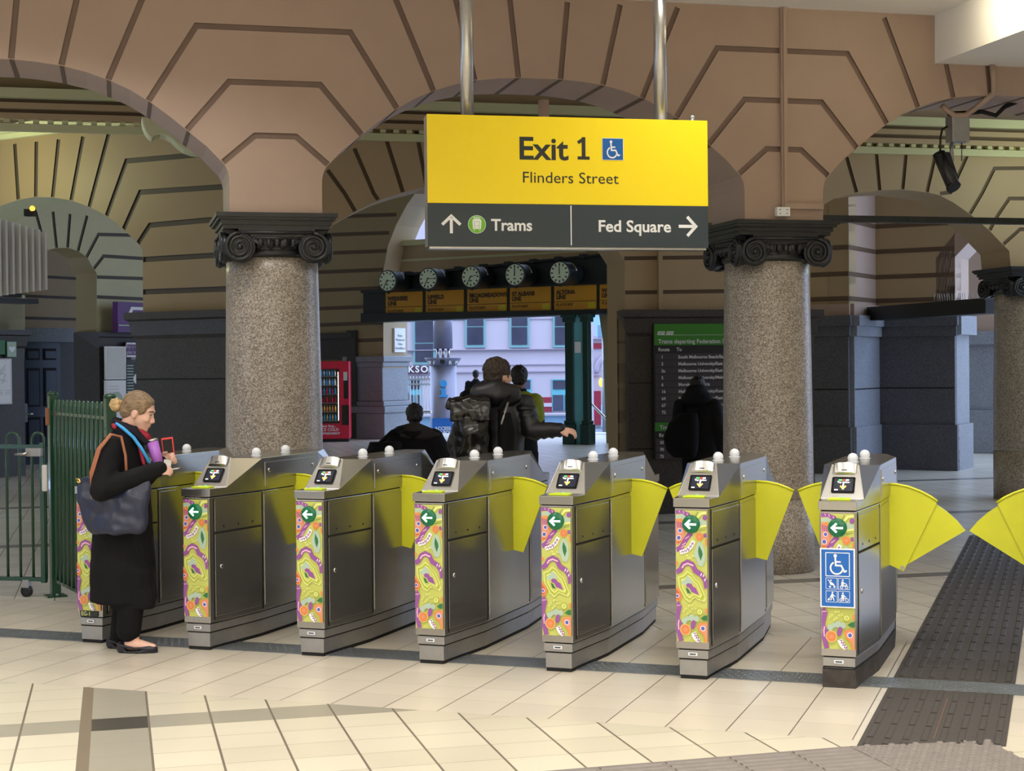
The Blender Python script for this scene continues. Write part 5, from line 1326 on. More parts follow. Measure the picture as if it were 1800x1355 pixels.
for k in range(13):
    b = MB(); x = .085+k*(FL-.17)/12; b.tube([(x, 0, .115), (x, 0, 1.44), (x, 0, 1.475), (x, 0, 1.495)], [.019, .019, .016, .006], 'fence_green', 12); b.build('bar', fe)
b = MB(); b.box((.0, -.045, 1.36), (.03, .02, .13), 'leather_tan'); b.build('hinge', fe)
# swing gate with lever latch and a castor wheel
S1 = Vector((*at_depth(84, 780, 11.75).to_2d(), 0)); S0 = Vector((*at_depth(-85, 780, 11.95).to_2d(), 0)); sd_ = (S1-S0); SL = sd_.length; sd_.normalize()
sgt = empty('swing_gate', S0, math.atan2(sd_.y, sd_.x), 'low green hoop-topped swing gate with steel latch box and castor wheel, far left', 'gate')
zt_ = 1.135
for k in range(4):
    x = .04+k*.215; b = MB(); b.tube([(x, 0, .13), (x, 0, zt_+.05)]+[(x+.054-.054*math.cos(PI*q/8), 0, zt_+.05+.055*math.sin(PI*q/8)) for q in range(1, 8)]+[(x+.108, 0, zt_+.05), (x+.108, 0, .13)], .011, 'fence_green', 10); b.build('hoop_bar', sgt)
for z in (zt_, .135): b = MB(); b.box((SL/2-.03, 0, z), (SL-.06, .035, .03), 'fence_green'); b.build('rail', sgt)
b = MB(); b.box((SL-.045, 0, (zt_+.1)/2+.02), (.035, .035, zt_-.08), 'fence_green'); b.build('stile', sgt)
b = MB(); b.box((SL-.09, -.03, 1.095), (.13, .06, .065), 'steel_matte'); lt = b.build('latch_box', sgt, bevel=.006)
b = MB(); b.tube([(SL-.13, -.07, 1.085), (SL-.17, -.075, 1.083), (SL-.235, -.075, 1.08)], [.015, .012, .009], 'steel_bright', 10); b.build('lever', lt)
b = MB(); b.box((SL-.012, -.03, .90), (.045, .02, .20), 'off_white'); b.build('strike_plate', sgt, bevel=.01)
b = MB(); wx = SL-.19; b.lathe((wx, -.02, .045), [(.02, 0), (.045, .002), (.045, .03), (.02, .032)], 'black', 20, axis='Y'); b.box((wx, 0, .10), (.05, .05, .06), 'steel_matte'); b.build('castor', sgt)

# ================================================================== CLOCK BOARD
pp = on_floor(1029, 781); CB = Plane(pp.to_2d(), ANG_L)
szc = lambda x, y: CB.sz(x, y)
cb = empty('clock_board', CB.pt(0, 0), 0, 'long black board of train line clocks over amber line names above the exit', 'clock board')
cb.location = CB.pt(0, 0); cb.rotation_euler = (0, 0, ANG_L+PI)
INV = (Matrix.Translation(cb.location) @ Matrix.Rotation(ANG_L+PI, 4, 'Z')).inverted()
def CP(x, y, off=0.0): return INV @ CB.px(x, y, off)
def cslab(mb, pts, off, th_, m):
    q = [CP(x, y, off) for x, y in pts]; n_ = INV.to_3x3() @ CB.n; mb.slab(q, -n_*th_, m)
b = MB(); cslab(b, [(634, 512), (690, 510), (690, 487), (700, 484), (1075, 446), (1075, 551), (634, 567)], -.10, .45, 'dark_iron')
cslab(b, [(634, 550.5), (1075, 543.5), (1075, 549.5), (634, 567)], .0, .1, 'dark_iron'); cslab(b, [(634, 510), (1075, 495.5), (1075, 499), (634, 515)], .0, .1, 'dark_iron')
cslab(b, [(700, 482), (1075, 444), (1075, 447), (700, 486)], .05, .5, 'dark_iron')
for k in range(9): x = 712+k*44; cslab(b, [(x, 478-k*4.4), (x+9, 477-k*4.4), (x+9, 484-k*4.4), (x, 485-k*4.4)], .06, .2, 'dark_iron')
b.build('frame', cb, recalc=True)
LINES = ['WERRIBEE', 'UPFIELD', 'BROADMEADOWS', 'ST ALBANS', 'ALTONA', 'WILLIAMSTOWN']
XS = [(675, 739.5), (745.5, 812), (818.5, 887.5), (893.5, 965), (971.5, 1045), (1051.5, 1128)]
yt = lambda x: 514.0-(x-675)*.0383; yb = lambda x: 554.0-(x-675)*.0295
tx_ = (INV.to_3x3() @ (-CB.u)); 
for nm, (x0, x1) in zip(LINES, XS):
    b = MB(); cslab(b, [(x0, yt(x0)), (x1, yt(x1)), (x1, yb(x1)), (x0, yb(x0))], -.07, .03, 'panel_amber')
    f = .64; ym = lambda x: yt(x)+(yb(x)-yt(x))*f
    cslab(b, [(x0, ym(x0)), (x1, ym(x1)), (x1, ym(x1)+1), (x0, ym(x0)+1)], -.066, .006, 'panel_ink')
    xe = x0+(x1-x0)*.8; cslab(b, [(xe, ym(xe)+3), (x1-2, ym(x1)+2.5), (x1-2, yb(x1)-2), (xe, yb(xe)-2)], -.068, .006, 'panel_yellow')
    po = b.build('line_panel', cb)
    hcap = (CP(x0+4, yt(x0)+8).z-CP(x0+4, yt(x0)+15).z)/.70
    for s_, dy, m, sc_ in ((nm, 14.5, 'panel_ink', 1), ('LINE', 23, 'panel_ink', 1), ('PLATFORM', 35.5, 'panel_ink', .72)):
        p = CP(x0+4, yt(x0)+dy, -.064); text_mesh('lettering', s_, hcap*sc_, m, po, frame_mtx(p, tx_), 'LEFT', .002, xs=.92, bold=.0 if sc_ < 1 else .006)
TIMES = [(-115, 3.5), (-110, 3.2), (-105, 2.6), (0, 0), (0, 0)]
for k, (x, y) in enumerate([(706.5, 495.5), (777.5, 491.8), (852, 488.5), (928.5, 484.8), (1006.5, 481.5)]):
    c = CP(x, y, .55); n_ = (INV.to_3x3() @ CB.n); R_ = .233
    ax = n_; xx = tx_; up_ = Vector((0, 0, 1)); Mx = Matrix((xx, up_, xx.cross(up_))).transposed()
    b = MB(); b.lathe(c, [(R_*1.0, -.62), (R_*1.02, -.6), (R_*1.02, -.02), (R_*1.07, -.02), (R_*1.07, .03), (R_*.99, .035)], 'dark_iron', 28, mtx=Mx); b.box(c+Vector((0, 0, -R_*1.12))+xx.cross(up_)*.0, (.05, .05, .07), 'dark_iron'); co_ = b.build('clock', cb)
    b = MB(); b.lathe(c+xx.cross(up_)*.036, [(R_*.97, 0), (R_*.97, .003)], 'clock_face', 28, mtx=Mx); fo = b.build('dial', co_)
    b = MB()
    for h in range(12):
        a = PI*h/6; r0, r1 = (.68, .9); dvec = xx*math.sin(a)+up_*math.cos(a); sv = xx*math.cos(a)-up_*math.sin(a); o = c+xx.cross(up_)*.041
        b.slab([o+dvec*R_*r0-sv*.014, o+dvec*R_*r0+sv*.014, o+dvec*R_*r1+sv*.014, o+dvec*R_*r1-sv*.014], xx.cross(up_)*.003, 'panel_ink' if 0 else 'black')
    b.build('numerals', co_); b = MB()
    for a, L_, w_ in ((math.radians(95 if k == 0 else 92 if k == 1 else 78 if k == 2 else 0), .86, .016), (math.radians(212) if k < 3 else 0.0, .74, .022)):
        b = MB(); dvec = xx*math.sin(a)+up_*math.cos(a); sv = xx*math.cos(a)-up_*math.sin(a); o = c+xx.cross(up_)*.046
        b.slab([o-dvec*.03-sv*w_/2, o-dvec*.03+sv*w_/2, o+dvec*R_*L_+sv*w_*.3, o+dvec*R_*L_-sv*w_*.3], xx.cross(up_)*.004, 'black'); b.build('hand', co_); b = MB()
    b.slab([c+xx.cross(up_)*.041+xx*q[0]+up_*q[1] for q in ((-.03, -.10), (.03, -.10), (.03, -.075), (-.03, -.075))], xx.cross(up_)*.003, 'panel_ink'); b.build('day_window', co_)
    b = MB(); arcp = [c-xx.cross(up_)*.3+(xx*math.sin(a)+up_*math.cos(a))*(R_*1.03) for a in [math.radians(15+8*q) for q in range(9)]]; b.tube(arcp, .012, 'chrome', 6); b.build('trim_ring', co_)
# paired iron posts below the board
ip = empty('iron_post', CB.pt(0, 0), ANG_L+PI, 'pair of dark green iron posts with square feet holding up the clock board', 'post')
hz = CB.sz(1030, 553)[1]; sc0 = 1/ (F_PX/34.)
for x, m, nm, wd in ((-.34, 'iron_green', 'post', .2), (-.12, 'teal_brightened', 'centre_panel', .22), (.06, 'iron_green', 'post', .13)):  # centre panel's bright teal stands in for daylight falling on it
    b = MB(); b.box((x, 0 if nm == 'post' else -.03, hz/2), (wd, .18 if nm == 'post' else .05, hz), m)
    if nm == 'post': b.box((x, 0, .22), (wd+.10, .3, .44), m); b.box((x, 0, .48), (wd+.05, .24, .08), m); b.box((x, 0, hz-.1), (wd+.09, .24, .12), m); b.box((x, 0, hz-.02), (wd+.15, .3, .08), m)
    b.build(nm, ip, bevel=.015)
b = MB(); x = -.13; b.box((x, -.065, 1.7-(607-640)*.0123), (.15, .01, .24), 'white'); nb = b.build('notice', ip)
# ================================================================== PORTAL FURNISHINGS
_v = at_depth(588, 700, 36.6); vm = empty('vending_machine', (_v.x, _v.y, 0), .05, 'tall red drinks vending machine with lit bottle window beside the granite jamb', 'vending machine')
b = MB(); b.box((0, 0, .97), (.74, .78, 1.80), 'red_machine'); b.box((0, 0, .04), (.70, .7, .09), 'black'); b.build('cabinet', vm, bevel=.015)
b = MB(); b.box((-.09, -.394, 1.06), (.46, .012, 1.26), 'black_gloss'); wn_ = b.build('window', vm)
for r_ in range(6):
    b = MB(); z = .50+r_*.205
    b.box((-.09, -.402, z-.01), (.44, .008, .012), 'steel_matte'); b.build('shelf', wn_)
    for c_ in range(6):
        b = MB(); mcol = [('gold', 'lanyard_blue'), ('art_orange', 'gold'), ('red_machine', 'scarf_red'), ('red_machine', 'lanyard_blue'), ('lanyard_blue', 'white'), ('lanyard_blue', 'chrome')][r_][c_ % 2]
        x = -.27+c_*.062; b.lathe((x, -.405, z), [(.022, 0), (.022, .09), (.009, .12), (.009, .145)], mcol, 10); b.build('bottle', wn_)
b = MB(); b.tube([(.115, -.41, .5), (.115, -.41, 1.62)], .008, 'led_white', 8); b.build('light_strip', wn_)
b = MB(); b.box((.29, -.396, 1.25), (.10, .012, .5), 'black'); b.box((.28, -.402, 1.52), (.09, .008, .2), 'off_white'); b.box((.27, -.405, .62), (.16, .012, .46), 'black_gloss'); b.build('payment_panel', vm)
for s_, z, sz_ in (('Next Stop...', .345, .075), ('ICE COLD', .255, .095), ('REFRESHMENT', .175, .07)):
    text_mesh('lettering', s_, sz_, 'white', vm, frame_mtx((-.31, -.3925, z), (1, 0, 0)), 'LEFT', .002, bold=.002)
# dark awning roof above the machine
aw = MB(); p0 = PW.px(563, 590, .02); p1 = PW.px(622, 590, .02)
s0, s1 = PW.sz(545, 600)[0], PW.sz(622, 600)[0]; z0, z1 = PW.sz(600, 632)[1], PW.sz(600, 590)[1]
aw.box(PW.pt((s0+s1)/2, (z0+z1)/2, .04), (abs(s1-s0), .08, z1-z0), 'granite_dark', rz=PW.ang); aw.box(PW.pt((s0+s1)/2, z1+.0, .08), (abs(s1-s0)+.1, .16, .14), 'granite_dark', rz=PW.ang)
aw.box(PW.pt(s1, z0-.6, .06), (.25, .12, 2.6), 'granite_dark', rz=PW.ang)
tag(aw.build('trim_7'), kind='structure')
# grab rail stub on the jamb
s_, z_ = PW.sz(700, 724); b = MB(); p = PW.pt(s_, z_, .0); p = PW.pt(PW.sz(699, 724)[0], z_, -.55); b.tube([p, p+PW.n*.2, p+PW.n*.24-PW.u*.75], .03, 'steel_bright', 10); b.lathe(p+PW.n*.01, [(.09, 0), (.09, .03)], 'steel_bright', 14, mtx=Matrix.Rotation(0, 3, 'Z')); tag(b.build('grab_rail'), 'short steel grab rail on the daylit granite jamb', 'rail')

# tram timetable board on wall 2
TB = lambda x, y, off=.12: W2.px(x, y, off)
s0 = W2.sz(1140.5, 600)[0]; zt2 = W2.sz(1140, 569)[1]; zb2 = W2.sz(1140, 806)[1]; wb = 1.65
tbd = empty('tram_timetable', W2.pt(s0+wb/2, zb2, .13), ANG_W, 'tall green and black tram departures timetable on the granite wall', 'notice board')
HB = zt2-zb2
zy = lambda y: (806-y)/(806-569)*HB
b = MB(); b.box((0, .0, HB/2), (wb, .05, HB), 'board_black'); b.box((0, -.0275, (zy(569)+zy(608))/2), (wb-.02, .006, zy(569)-zy(608)-.01), 'green_board'); b.box((0, -.0275, (zy(742)+zy(757))/2), (wb-.02, .006, zy(742)-zy(757)), 'green_board')
rows = ['South Melbourne Beach/East Coburg', 'Melbourne University/East Malvern', 'Melbourne University/East Malvern', 'Melbourne University/Malvern', 'Moreland/Glen Iris', 'Melbourne University/Kew', 'Melbourne University/East Brighton', 'Melbourne University/Carnegie', 'Melbourne University/Camberwell']
nums = ['1', '3', '3a', '5', '6', '16', '64', '67', '72']
for i in range(10): b.box((0, -.0275, zy(627+12.05*i)), (wb-.04, .006, zy(621.6)-zy(632.4)), 'board_row')
for i in range(3): b.box((0, -.0275, zy(776+12.1*i)), (wb-.04, .006, zy(770.6)-zy(781.4)), 'board_row')
b.box((0, -.0305, zy(589.5)), (wb-.1, .003, .006), 'art_mist'); bo = b.build('panel', tbd)
def bt(s_, xpx, y, cap, m='text_grey'):
    text_mesh('lettering', s_, (zy(y-cap)-zy(y))/.70, m, bo, frame_mtx((-wb/2+(xpx-1140.5)*wb/(W2.sz(1140.5+100, 600)[0]-s0)*(W2.sz(1140.5+100, 600)[0]-s0)/100/wb*1.0, -.032, zy(y)), (1, 0, 0)), 'LEFT', .0008, bold=.0015)
bt('Trams departing Federation Square', 1146, 604, 7.2); bt('Route', 1146, 617.5, 6); bt('To', 1168, 617.5, 6)
for i, (n_, r_) in enumerate(zip(nums, rows)): bt(n_, 1149.5, 630.5+12.05*i, 5.4); bt(r_, 1170, 630.5+12.05*i, 5.4)
bt('Trams departing Swanston Street', 1147, 754, 7); bt('Route', 1146, 767, 6)
for i, (n_, r_) in enumerate((('35', 'City Circle'), ('70', 'Wattle Park via Richmond'), ('75', 'Central Pier/Vermont South'))): bt(n_, 1147, 779.5+12.1*i, 5.2); bt(r_, 1169, 779.5+12.1*i, 5.2)
lb = MB(); k = (W2.sz(1240.5, 600)[0]-s0)/100
for x0, x1 in ((1147, 1161), (1162, 1176)): lb.slab([Vector((-wb/2+(x-1140.5)*k, -.032, zy(y))) for x, y in ((x0, 589), (x1-1.5, 589), (x1, 583), (x0+1.5, 583))], (0, -.001, 0), 'white')
lo = lb.build('emblem', bo)
for x, s_ in ((1148.8, 'yarra'), (1163.2, 'trams')): text_mesh('lettering', s_, .045, 'green_board', lo, frame_mtx((-wb/2+(x-1140.5)*k, -.0335, zy(587.6)), (1, 0, 0)), 'LEFT', .0006)

# ================================================================== LEFT SIDE FURNISHINGS
# departures screen with vertical fins, seen edge-on through the left arch
ds = empty('departure_screen', at_depth(-18, 458, 16.2), math.radians(62), 'hanging screen housing of tall white vertical fins in the left arch', 'screen')
for k in range(8):
    b = MB(); b.box((.0+.09*k-.3, -.25, 0.0), (.03, .42, .78-.025*k), 'off_white'); b.build('fin', ds)
b = MB(); b.box((0, .0, 0), (.78, .10, .74), 'black'); b.box((.0, -.2, -.42), (.7, .25, .05), 'black'); b.build('housing', ds)
b = MB(); b.tube([(0, 0, .37), (0, 0, 3.0)], .03, 'dark_iron', 8); b.build('hanger', ds)
# small lamp with a warm bulb over the screen
lp = at_depth(53, 374, 16.2); b = MB(); b.box((0, 0, 0), (.10, .10, .07), 'dark_iron'); lo_ = b.build('indicator_lamp'); lo_.location = lp; tag(lo_, 'small dark lamp with an orange glow above the finned screen', 'lamp'); b = MB(); b.ell((.035, -.04, .04), (.03, .03, .03), 'led_amber', 10, 8); b.build('bulb', lo_)
# purple signs
def wallsign(name, pl, x0, y0, x1, y1, off, m, label, cat='sign', frame=None, th_=.05):
    pl = Plane((pl.P+pl.n*off).to_2d(), pl.ang); s0, z0 = pl.sz(x0, y1); s1, z1 = pl.sz(x1, y0); o = empty(name, pl.pt((s0+s1)/2, (z0+z1)/2, 0), pl.ang if pl.u.x > 0 else pl.ang+PI, label, cat)
    w_, h_ = abs(s1-s0), z1-z0; b = MB(); b.box((0, 0, 0), (w_, th_, h_), frame or m); b.build('backing', o)
    if frame: b = MB(); b.box((0, -th_/2-.003, 0), (w_*.9, .006, h_*.93), m); b.build('sheet', o)
    return o, w_, h_
o, w_, h_ = wallsign('purple_sign', B2, 203, 533, 266, 584, .3, 'purple_sign', 'purple sign with white angular logo jutting out beside the left granite pier', th_=.12)
b = MB()
pl_ = stroke([(-.30, -.10), (-.14, .26), (.5, .26)], .10); b.slab([Vector((x*w_*.8, -.062, z*h_+.02)) for x, z in pl_], (0, -.003, 0), 'white'); b.box((0, -.062, -.27*h_), (w_*.96, .004, .02), 'art_mist'); b.build('logo', o)
o, w_, h_ = wallsign('ticket_notice', B2, 220, 602, 248, 628, .2, 'purple_sign', 'small lit purple notice above the dark ticket machine in the left arch')
for k, s_ in enumerate(('Buy a ticket', 'plan travel', 'here')): text_mesh('lettering', s_, .09, 'text_grey', o, frame_mtx((0, -.027, .03-.1*k), (1, 0, 0)), 'CENTER', .001)
b = MB(); b.box((0, -.03, h_/2-.02), (w_, .02, .03), 'white'); b.box((0, -.03, -h_/2+.02), (w_, .02, .03), 'white'); b.build('edge_strip', o)
o, w_, h_ = wallsign('ticket_machine_screen', B2, 220, 637, 246, 705, .2, 'board_black', 'dark timetable display panel below the small purple notice', 'screen')
b = MB()
for k in range(12): b.box((-w_*.22, -.028, h_*.42-k*h_*.075), (w_*.42, .004, h_*.025), 'art_mist')
b.lathe((w_*.22, -.028, .05), [(.09, 0), (.09, .004)], 'white', 16, axis='Y'); b.build('printed_rows', o)
o, w_, h_ = wallsign('poster_case', B2, 185.5, 609, 219.5, 667, .2, 'off_white', 'empty white-framed poster case, upper of two on the pier in the left arch', 'notice board', 'white')
o, w_, h_ = wallsign('poster_case', B2, 185.5, 668, 219.5, 745, .2, 'white', 'white-framed poster case with printed sheet, lower of two on the pier in the left arch', 'notice board', 'white')
b = MB()
for k in range(3): b.box((-w_*.12, -.034, h_*.36-k*.05), (w_*.5, .004, .014), 'text_grey')
b.slab([Vector((x*.3, -.036, z*.3)) for x, z in disc2(0, .1, .5, 12)], (0, .002, 0), 'art_mist'); b.build('print', o)
# green first-aid heart notices, map poster, navy door
o, w_, h_ = wallsign('defibrillator_notice', B2, 10, 600, 27, 628, .14, 'art_mist', 'small green and white notice with a heart symbol left of the navy door', frame='art_green')
b = MB(); hs = [(0, -.35), (.35, .05), (.33, .25), (.16, .32), (0, .18), (-.16, .32), (-.33, .25), (-.35, .05)]; b.slab([Vector((x*w_*.9, -.033, z*h_*.6)) for x, z in hs], (0, -.004, 0), 'white'); b.build('heart', o)
o, w_, h_ = wallsign('safety_notice', B2, -12, 598, 7, 623, .14, 'art_green', 'dark green safety notice cut off by the left edge')
o, w_, h_ = wallsign('map_poster', B2, -40, 630, 18.5, 712, .14, 'white', 'large white network map poster in a thin frame at the far left', 'poster', 'off_white')
b = MB()
for pts in ([(-.3, .3), (0, .1), (.3, .35)], [(-.2, -.1), (.05, .2), (.3, .15), (.2, -.05)], [(.0, .3), (.1, .05), (.35, .0)], [(-.35, .1), (-.05, .0), (.3, .28)]): b.slab([Vector((x*w_, -.034, z*h_)) for x, z in stroke(pts, .02)], (0, -.002, 0), 'text_grey')
for k in range(9): b.box((.28*w_*((k % 3)-.6), -.034, -.2*h_-.03*(k//3)), (.2*w_, .002, .012), 'text_grey')
b.build('map_print', o)
s0, _ = RB.sz(33, 700); s1, _ = RB.sz(101, 700); zd0 = RB.sz(60, 600)[1]
o = empty('door_1', RB.pt((s0+s1)/2, 0, .06), RB.ang if RB.u.x > 0 else RB.ang+PI); o['kind'] = 'structure'; w_ = abs(s1-s0)
b = MB(); b.box((0, 0, zd0/2), (w_, .06, zd0), 'door_navy'); b.box((0, -.03, zd0+.12), (w_+.5, .2, .26), 'granite_blue'); b.build('leaf', o)
for sx in (-1, 1):
    for z0, z1 in ((.12, .40), (.45, .80), (.83, .96)):
        b = MB(); b.box((sx*w_*.215, -.036, zd0*(z0+z1)/2), (w_*.32, .02, zd0*(z1-z0)-.08), 'seam_black'); b.box((sx*w_*.225, -.044, zd0*(z0+z1)/2-.01), (w_*.27, .02, zd0*(z1-z0)-.16), 'door_navy'); b.build('door_panel', o)
b = MB(); b.box((-w_*.46, -.05, zd0*.42), (.09, .05, .34), 'steel_bright'); b.tube([(-w_*.44, -.08, zd0*.41), (-w_*.3, -.09, zd0*.41)], .02, 'steel_bright', 8); b.build('door_handle', o)

# ================================================================== ON THE ARCADE WALL
b = MB(); s_, _ = W1.sz(1376.5, 200)
for dx, w_, d_ in ((0, .055, .03), (0, .025, .045)): b.box(W1.pt(s_, (CEIL+2.93)/2, d_/2+.001), (w_, d_, CEIL-2.93), 'wall_paint', rz=ANG_W)
b.box(W1.pt(s_+.15, W1.sz(1400, 363)[1], .02), (.36, .036, .045), 'wall_paint', rz=ANG_W)
tag(b.build('cable_duct'), 'painted vertical cable duct down the pier above the right column', 'duct')
b = MB(); p = W1.px(1372.5, 373, .03); b.box(p, (.115, .055, .075), 'white', rz=ANG_W); q = b.build('socket_box', bevel=.005); tag(q, 'white double socket box at the foot of the painted cable duct', 'socket')
b = MB()
for dx in (-.03, .03):
    for dz in (-.015, .015): b.box(p+W1.u*dx+W1.n*.028+Vector((0, 0, dz)), (.012, .003, .006), 'ink_dark', rz=ANG_W)
b.build('socket_holes', q)
b = MB(); a_ = W1.px(1441, 380.5, -.3); e_ = W1.px(1850, 381, -.3); d_ = (e_-a_); b.box((a_+e_)/2+Vector((0, 0, -.0)), (d_.length, .08, .052), 'dark_iron', rz=ANG_W)
for k in range(12): b.lathe(a_+d_*(.04+.08*k)-Vector((0, 0, 0))+W1.n*.04, [(.012, 0), (.012, .006)], 'dark_iron', 8, mtx=Matrix.Rotation(ANG_W, 3, 'Z') @ Matrix.Rotation(PI/2, 3, 'X'))
tag(b.build('tie_bar'), 'black iron tie bar spanning the right arch above the column capitals', 'beam')
b = MB(); s2_, z2_ = W2.sz(1158.5, 437); b.box(W2.pt(s2_, (z2_+.6+W2.sz(1158, 545)[1])/2, .025), (.05, .05, z2_+.6-W2.sz(1158, 545)[1]), 'hall_paint', rz=ANG_W); tag(b.build('cable_duct'), 'painted vertical cable duct on the wall above the tram timetable', 'duct')
# security camera under the right arch
cc_ = W1.px(1708, 220, -.25); cv = empty('security_camera', cc_, ANG_W, 'security camera hanging from a grey junction box under the right arch', 'camera')
mp_ = F_PX/13.2; f = lambda x, y, yy=0.0: Vector(((x-1708)/mp_, yy, (220-y)/mp_))
b = MB(); b.box(f(1711, 220), (.165, .12, .22), 'steel_matte'); b.box(f(1711, 198), (.13, .1, .02), 'steel_matte'); b.build('junction_box', cv, bevel=.008)
b = MB(); b.tube([f(1691, 215), f(1681, 220), f(1677.5, 235), f(1677, 262)], .009, 'black', 8); b.tube([f(1700, 243), f(1698, 274)], .016, 'steel_matte', 10); b.build('cable', cv)
b = MB(); b.tube([f(1678, 262, .03), f(1690, 322, -.10)], .056, 'black_stone', 18); b.tube([f(1690, 321, -.09), f(1691, 325, -.105)], .062, 'black', 18); b.box(f(1684, 288, -.06), (.12, .02, .25), 'puffer', ry=-.17, rx=-.3); b.build('camera_body', cv)
b = MB(); b.box(f(1694, 268, .0), (.06, .06, .08), 'steel_matte'); b.tube([f(1719, 243), f(1719, 275)], .004, 'black', 6); b.build('bracket', cv)
b = MB(); pts = [(1739, 115), (1742, 140), (1742, 165), (1735, 185), (1718, 196), (1700, 196), (1685, 186), (1678, 178)]; b.tube([W1.px(x, y, .04 if y < 172 else -.2) for x, y in pts], .024, 'wall_paint', 10); tag(b.build('conduit'), 'curved painted conduit looping below the right arch to the camera box', 'pipe')
b = MB(); b.tube([W1.px(x, y, -.3) for x, y in ((1700, 190), (1735, 188), (1760, 186), (1785, 193), (1800, 178), (1830, 165))], .02, 'seam_black', 8); tag(b.build('cable'), 'black cable sagging under the right arch past the security camera', 'cable')
# dark beam with bird spikes across the recess on the right
b = MB(); a_ = at_depth(1541, 546.5, 24.5); e_ = at_depth(1752, 543, 21.4); d_ = e_-a_; b.box((a_+e_)/2, (d_.length, .35, .21), 'black', rz=math.atan2(d_.y, d_.x)); o = tag(b.build('spiked_beam'), 'black beam with bird spikes running to the dark column on the right', 'beam')
b = MB()
for k in range(26):
    c = a_+d_*(.5+.018*k)+Vector((0, -.1, .1)); b.tube([c, c+Vector((random.uniform(-.03, .03), random.uniform(-.03, .03), .13))], .004, 'steel_matte', 4)
b.build('spikes', o)
# bracket flood lamp by the mid arch
b = MB(); p = W1.px(992, 185, -.6); b.box(p, (.07, .07, .28), 'wall_paint', rz=ANG_W); tag(b.build('pipe_bracket'), 'painted vertical bracket hanging under the middle arch behind the sign', 'bracket')

# ================================================================== OUTSIDE
FY = 62.0
fpx = lambda x, y, Y=FY: at_depth(x, y, Y)
fb = empty('street_building', (0, FY, 0), 0, 'pale pink street building with teal windows seen through the exit', 'building')
def fbox(mb, x0, y0, x1, y1, dep, m, Y=FY, proud=0.0):
    a, c = fpx(x0, y1, Y), fpx(x1, y0, Y); mb.box(((a.x+c.x)/2, -proud+dep/2, (a.z+c.z)/2), (c.x-a.x, dep, c.z-a.z), m)
b = MB(); a, c = fpx(560, 720), fpx(1040, 300); b.box(((a.x+c.x)/2, 1.5, 5.4), (c.x-a.x, 3, 13), 'facade'); b.build('wall', fb)
b = MB()
for y0, y1, pr in ((612, 618, .18), (640, 643, .08), (652.5, 655, .1), (560, 562, .05)): fbox(b, 560, y0, 1040, y1, .3, 'facade_band', proud=pr)
b.build('string_course', fb)
for x0, x1, y0, y1, ym in ((727, 765, 540, 641, 602), (818, 853, 530, 611, 573), (896, 930, 530, 611, 573), (972, 1010, 530, 611, 573), (630, 664, 530, 611, 573)):
    b = MB(); fbox(b, x0, y0, x1, y1, .22, 'window_teal', proud=.12); w_ = b.build('window', fb)
    b = MB(); fbox(b, x0+3.5, y0+3, x1-3.5, ym, .05, 'window_pane', proud=.15); fbox(b, x0+3.5, ym+2, x1-3.5, y1-5, .05, 'window_pane', proud=.15); b.build('pane', w_)
for x0, x1 in ((905, 934), (970, 1012), (720, 740)):
    b = MB(); fbox(b, x0, 666, x1, 722, .2, 'teal_brightened', proud=.06); w_ = b.build('ground_window', fb); b = MB(); fbox(b, x0+2, 668, x1-2, 684, .05, 'window_pane', proud=.09); fbox(b, x0+2, 694, (x0+x1)/2-1, 722, .05, 'window_pane', proud=.09); fbox(b, (x0+x1)/2+2, 694, x1-2, 722, .05, 'window_pane', proud=.09); b.build('pane', w_)
b = MB(); fbox(b, 934, 698, 970, 724, .2, 'brick_red', proud=.05); fbox(b, 934, 708, 970, 715, .2, 'facade', proud=.08); fbox(b, 560, 690, 718, 724, .2, 'brick_red', proud=.05); b.build('tiled_base', fb)
b = MB(); fbox(b, 712, 643, 752, 657, .2, 'maroon', proud=.3); so = b.build('shop_sign', fb)
p = fpx(705, 654.5); text_mesh('lettering', 'CKSON', .36, 'off_white', so, frame_mtx((p.x, -.32, p.z), (1, 0, 0)), 'LEFT', .02, bold=.008, spacing=1.25)
# second building further right
Y2 = 70.0; f2 = empty('corner_building', (0, Y2, 0), 0, 'ornate pale stone building with arch and red base, right of the green post', 'building')
def f2b(mb, x0, y0, x1, y1, dep, m, proud=0.0):
    a, c = at_depth(x0, y1, Y2), at_depth(x1, y0, Y2); mb.box(((a.x+c.x)/2, -proud+dep/2, (a.z+c.z)/2), (c.x-a.x, dep, c.z-a.z), m)
b = MB(); f2b(b, 1030, 590, 1150, 712, 2, 'facade'); f2b(b, 1030, 572, 1046, 592, 2, 'facade'); b.build('wall', f2)
b = MB(); f2b(b, 1030, 590, 1150, 596, .5, 'facade_band', .3); f2b(b, 1030, 655, 1055, 660, .4, 'facade_band', .2); b.build('cornice', f2)
b = MB(); f2b(b, 1042, 603, 1058, 613, .3, 'brick_red', .1); b.build('red_panel', f2); b = MB(); f2b(b, 1034, 687, 1056, 747, .3, 'brick_red', .1); f2b(b, 1034, 747, 1056, 760, .35, 'asphalt', .12); b.build('red_base', f2)
b = MB(); arc = [at_depth(1066-18*math.cos(PI*k/14), 655-28*math.sin(PI*k/14), Y2)-Vector((0, Y2, 0)) for k in range(15)]; b.tube([Vector((q.x, -.2, q.z)) for q in arc], .12, 'facade_band', 8); b.build('arch_moulding', f2)
b = MB(); q = at_depth(1055.5, 672, Y2); b.ell((q.x, -.4, q.z), (.1, .1, .2), 'led_amber', 10, 8); b.build('wall_lamp', f2)
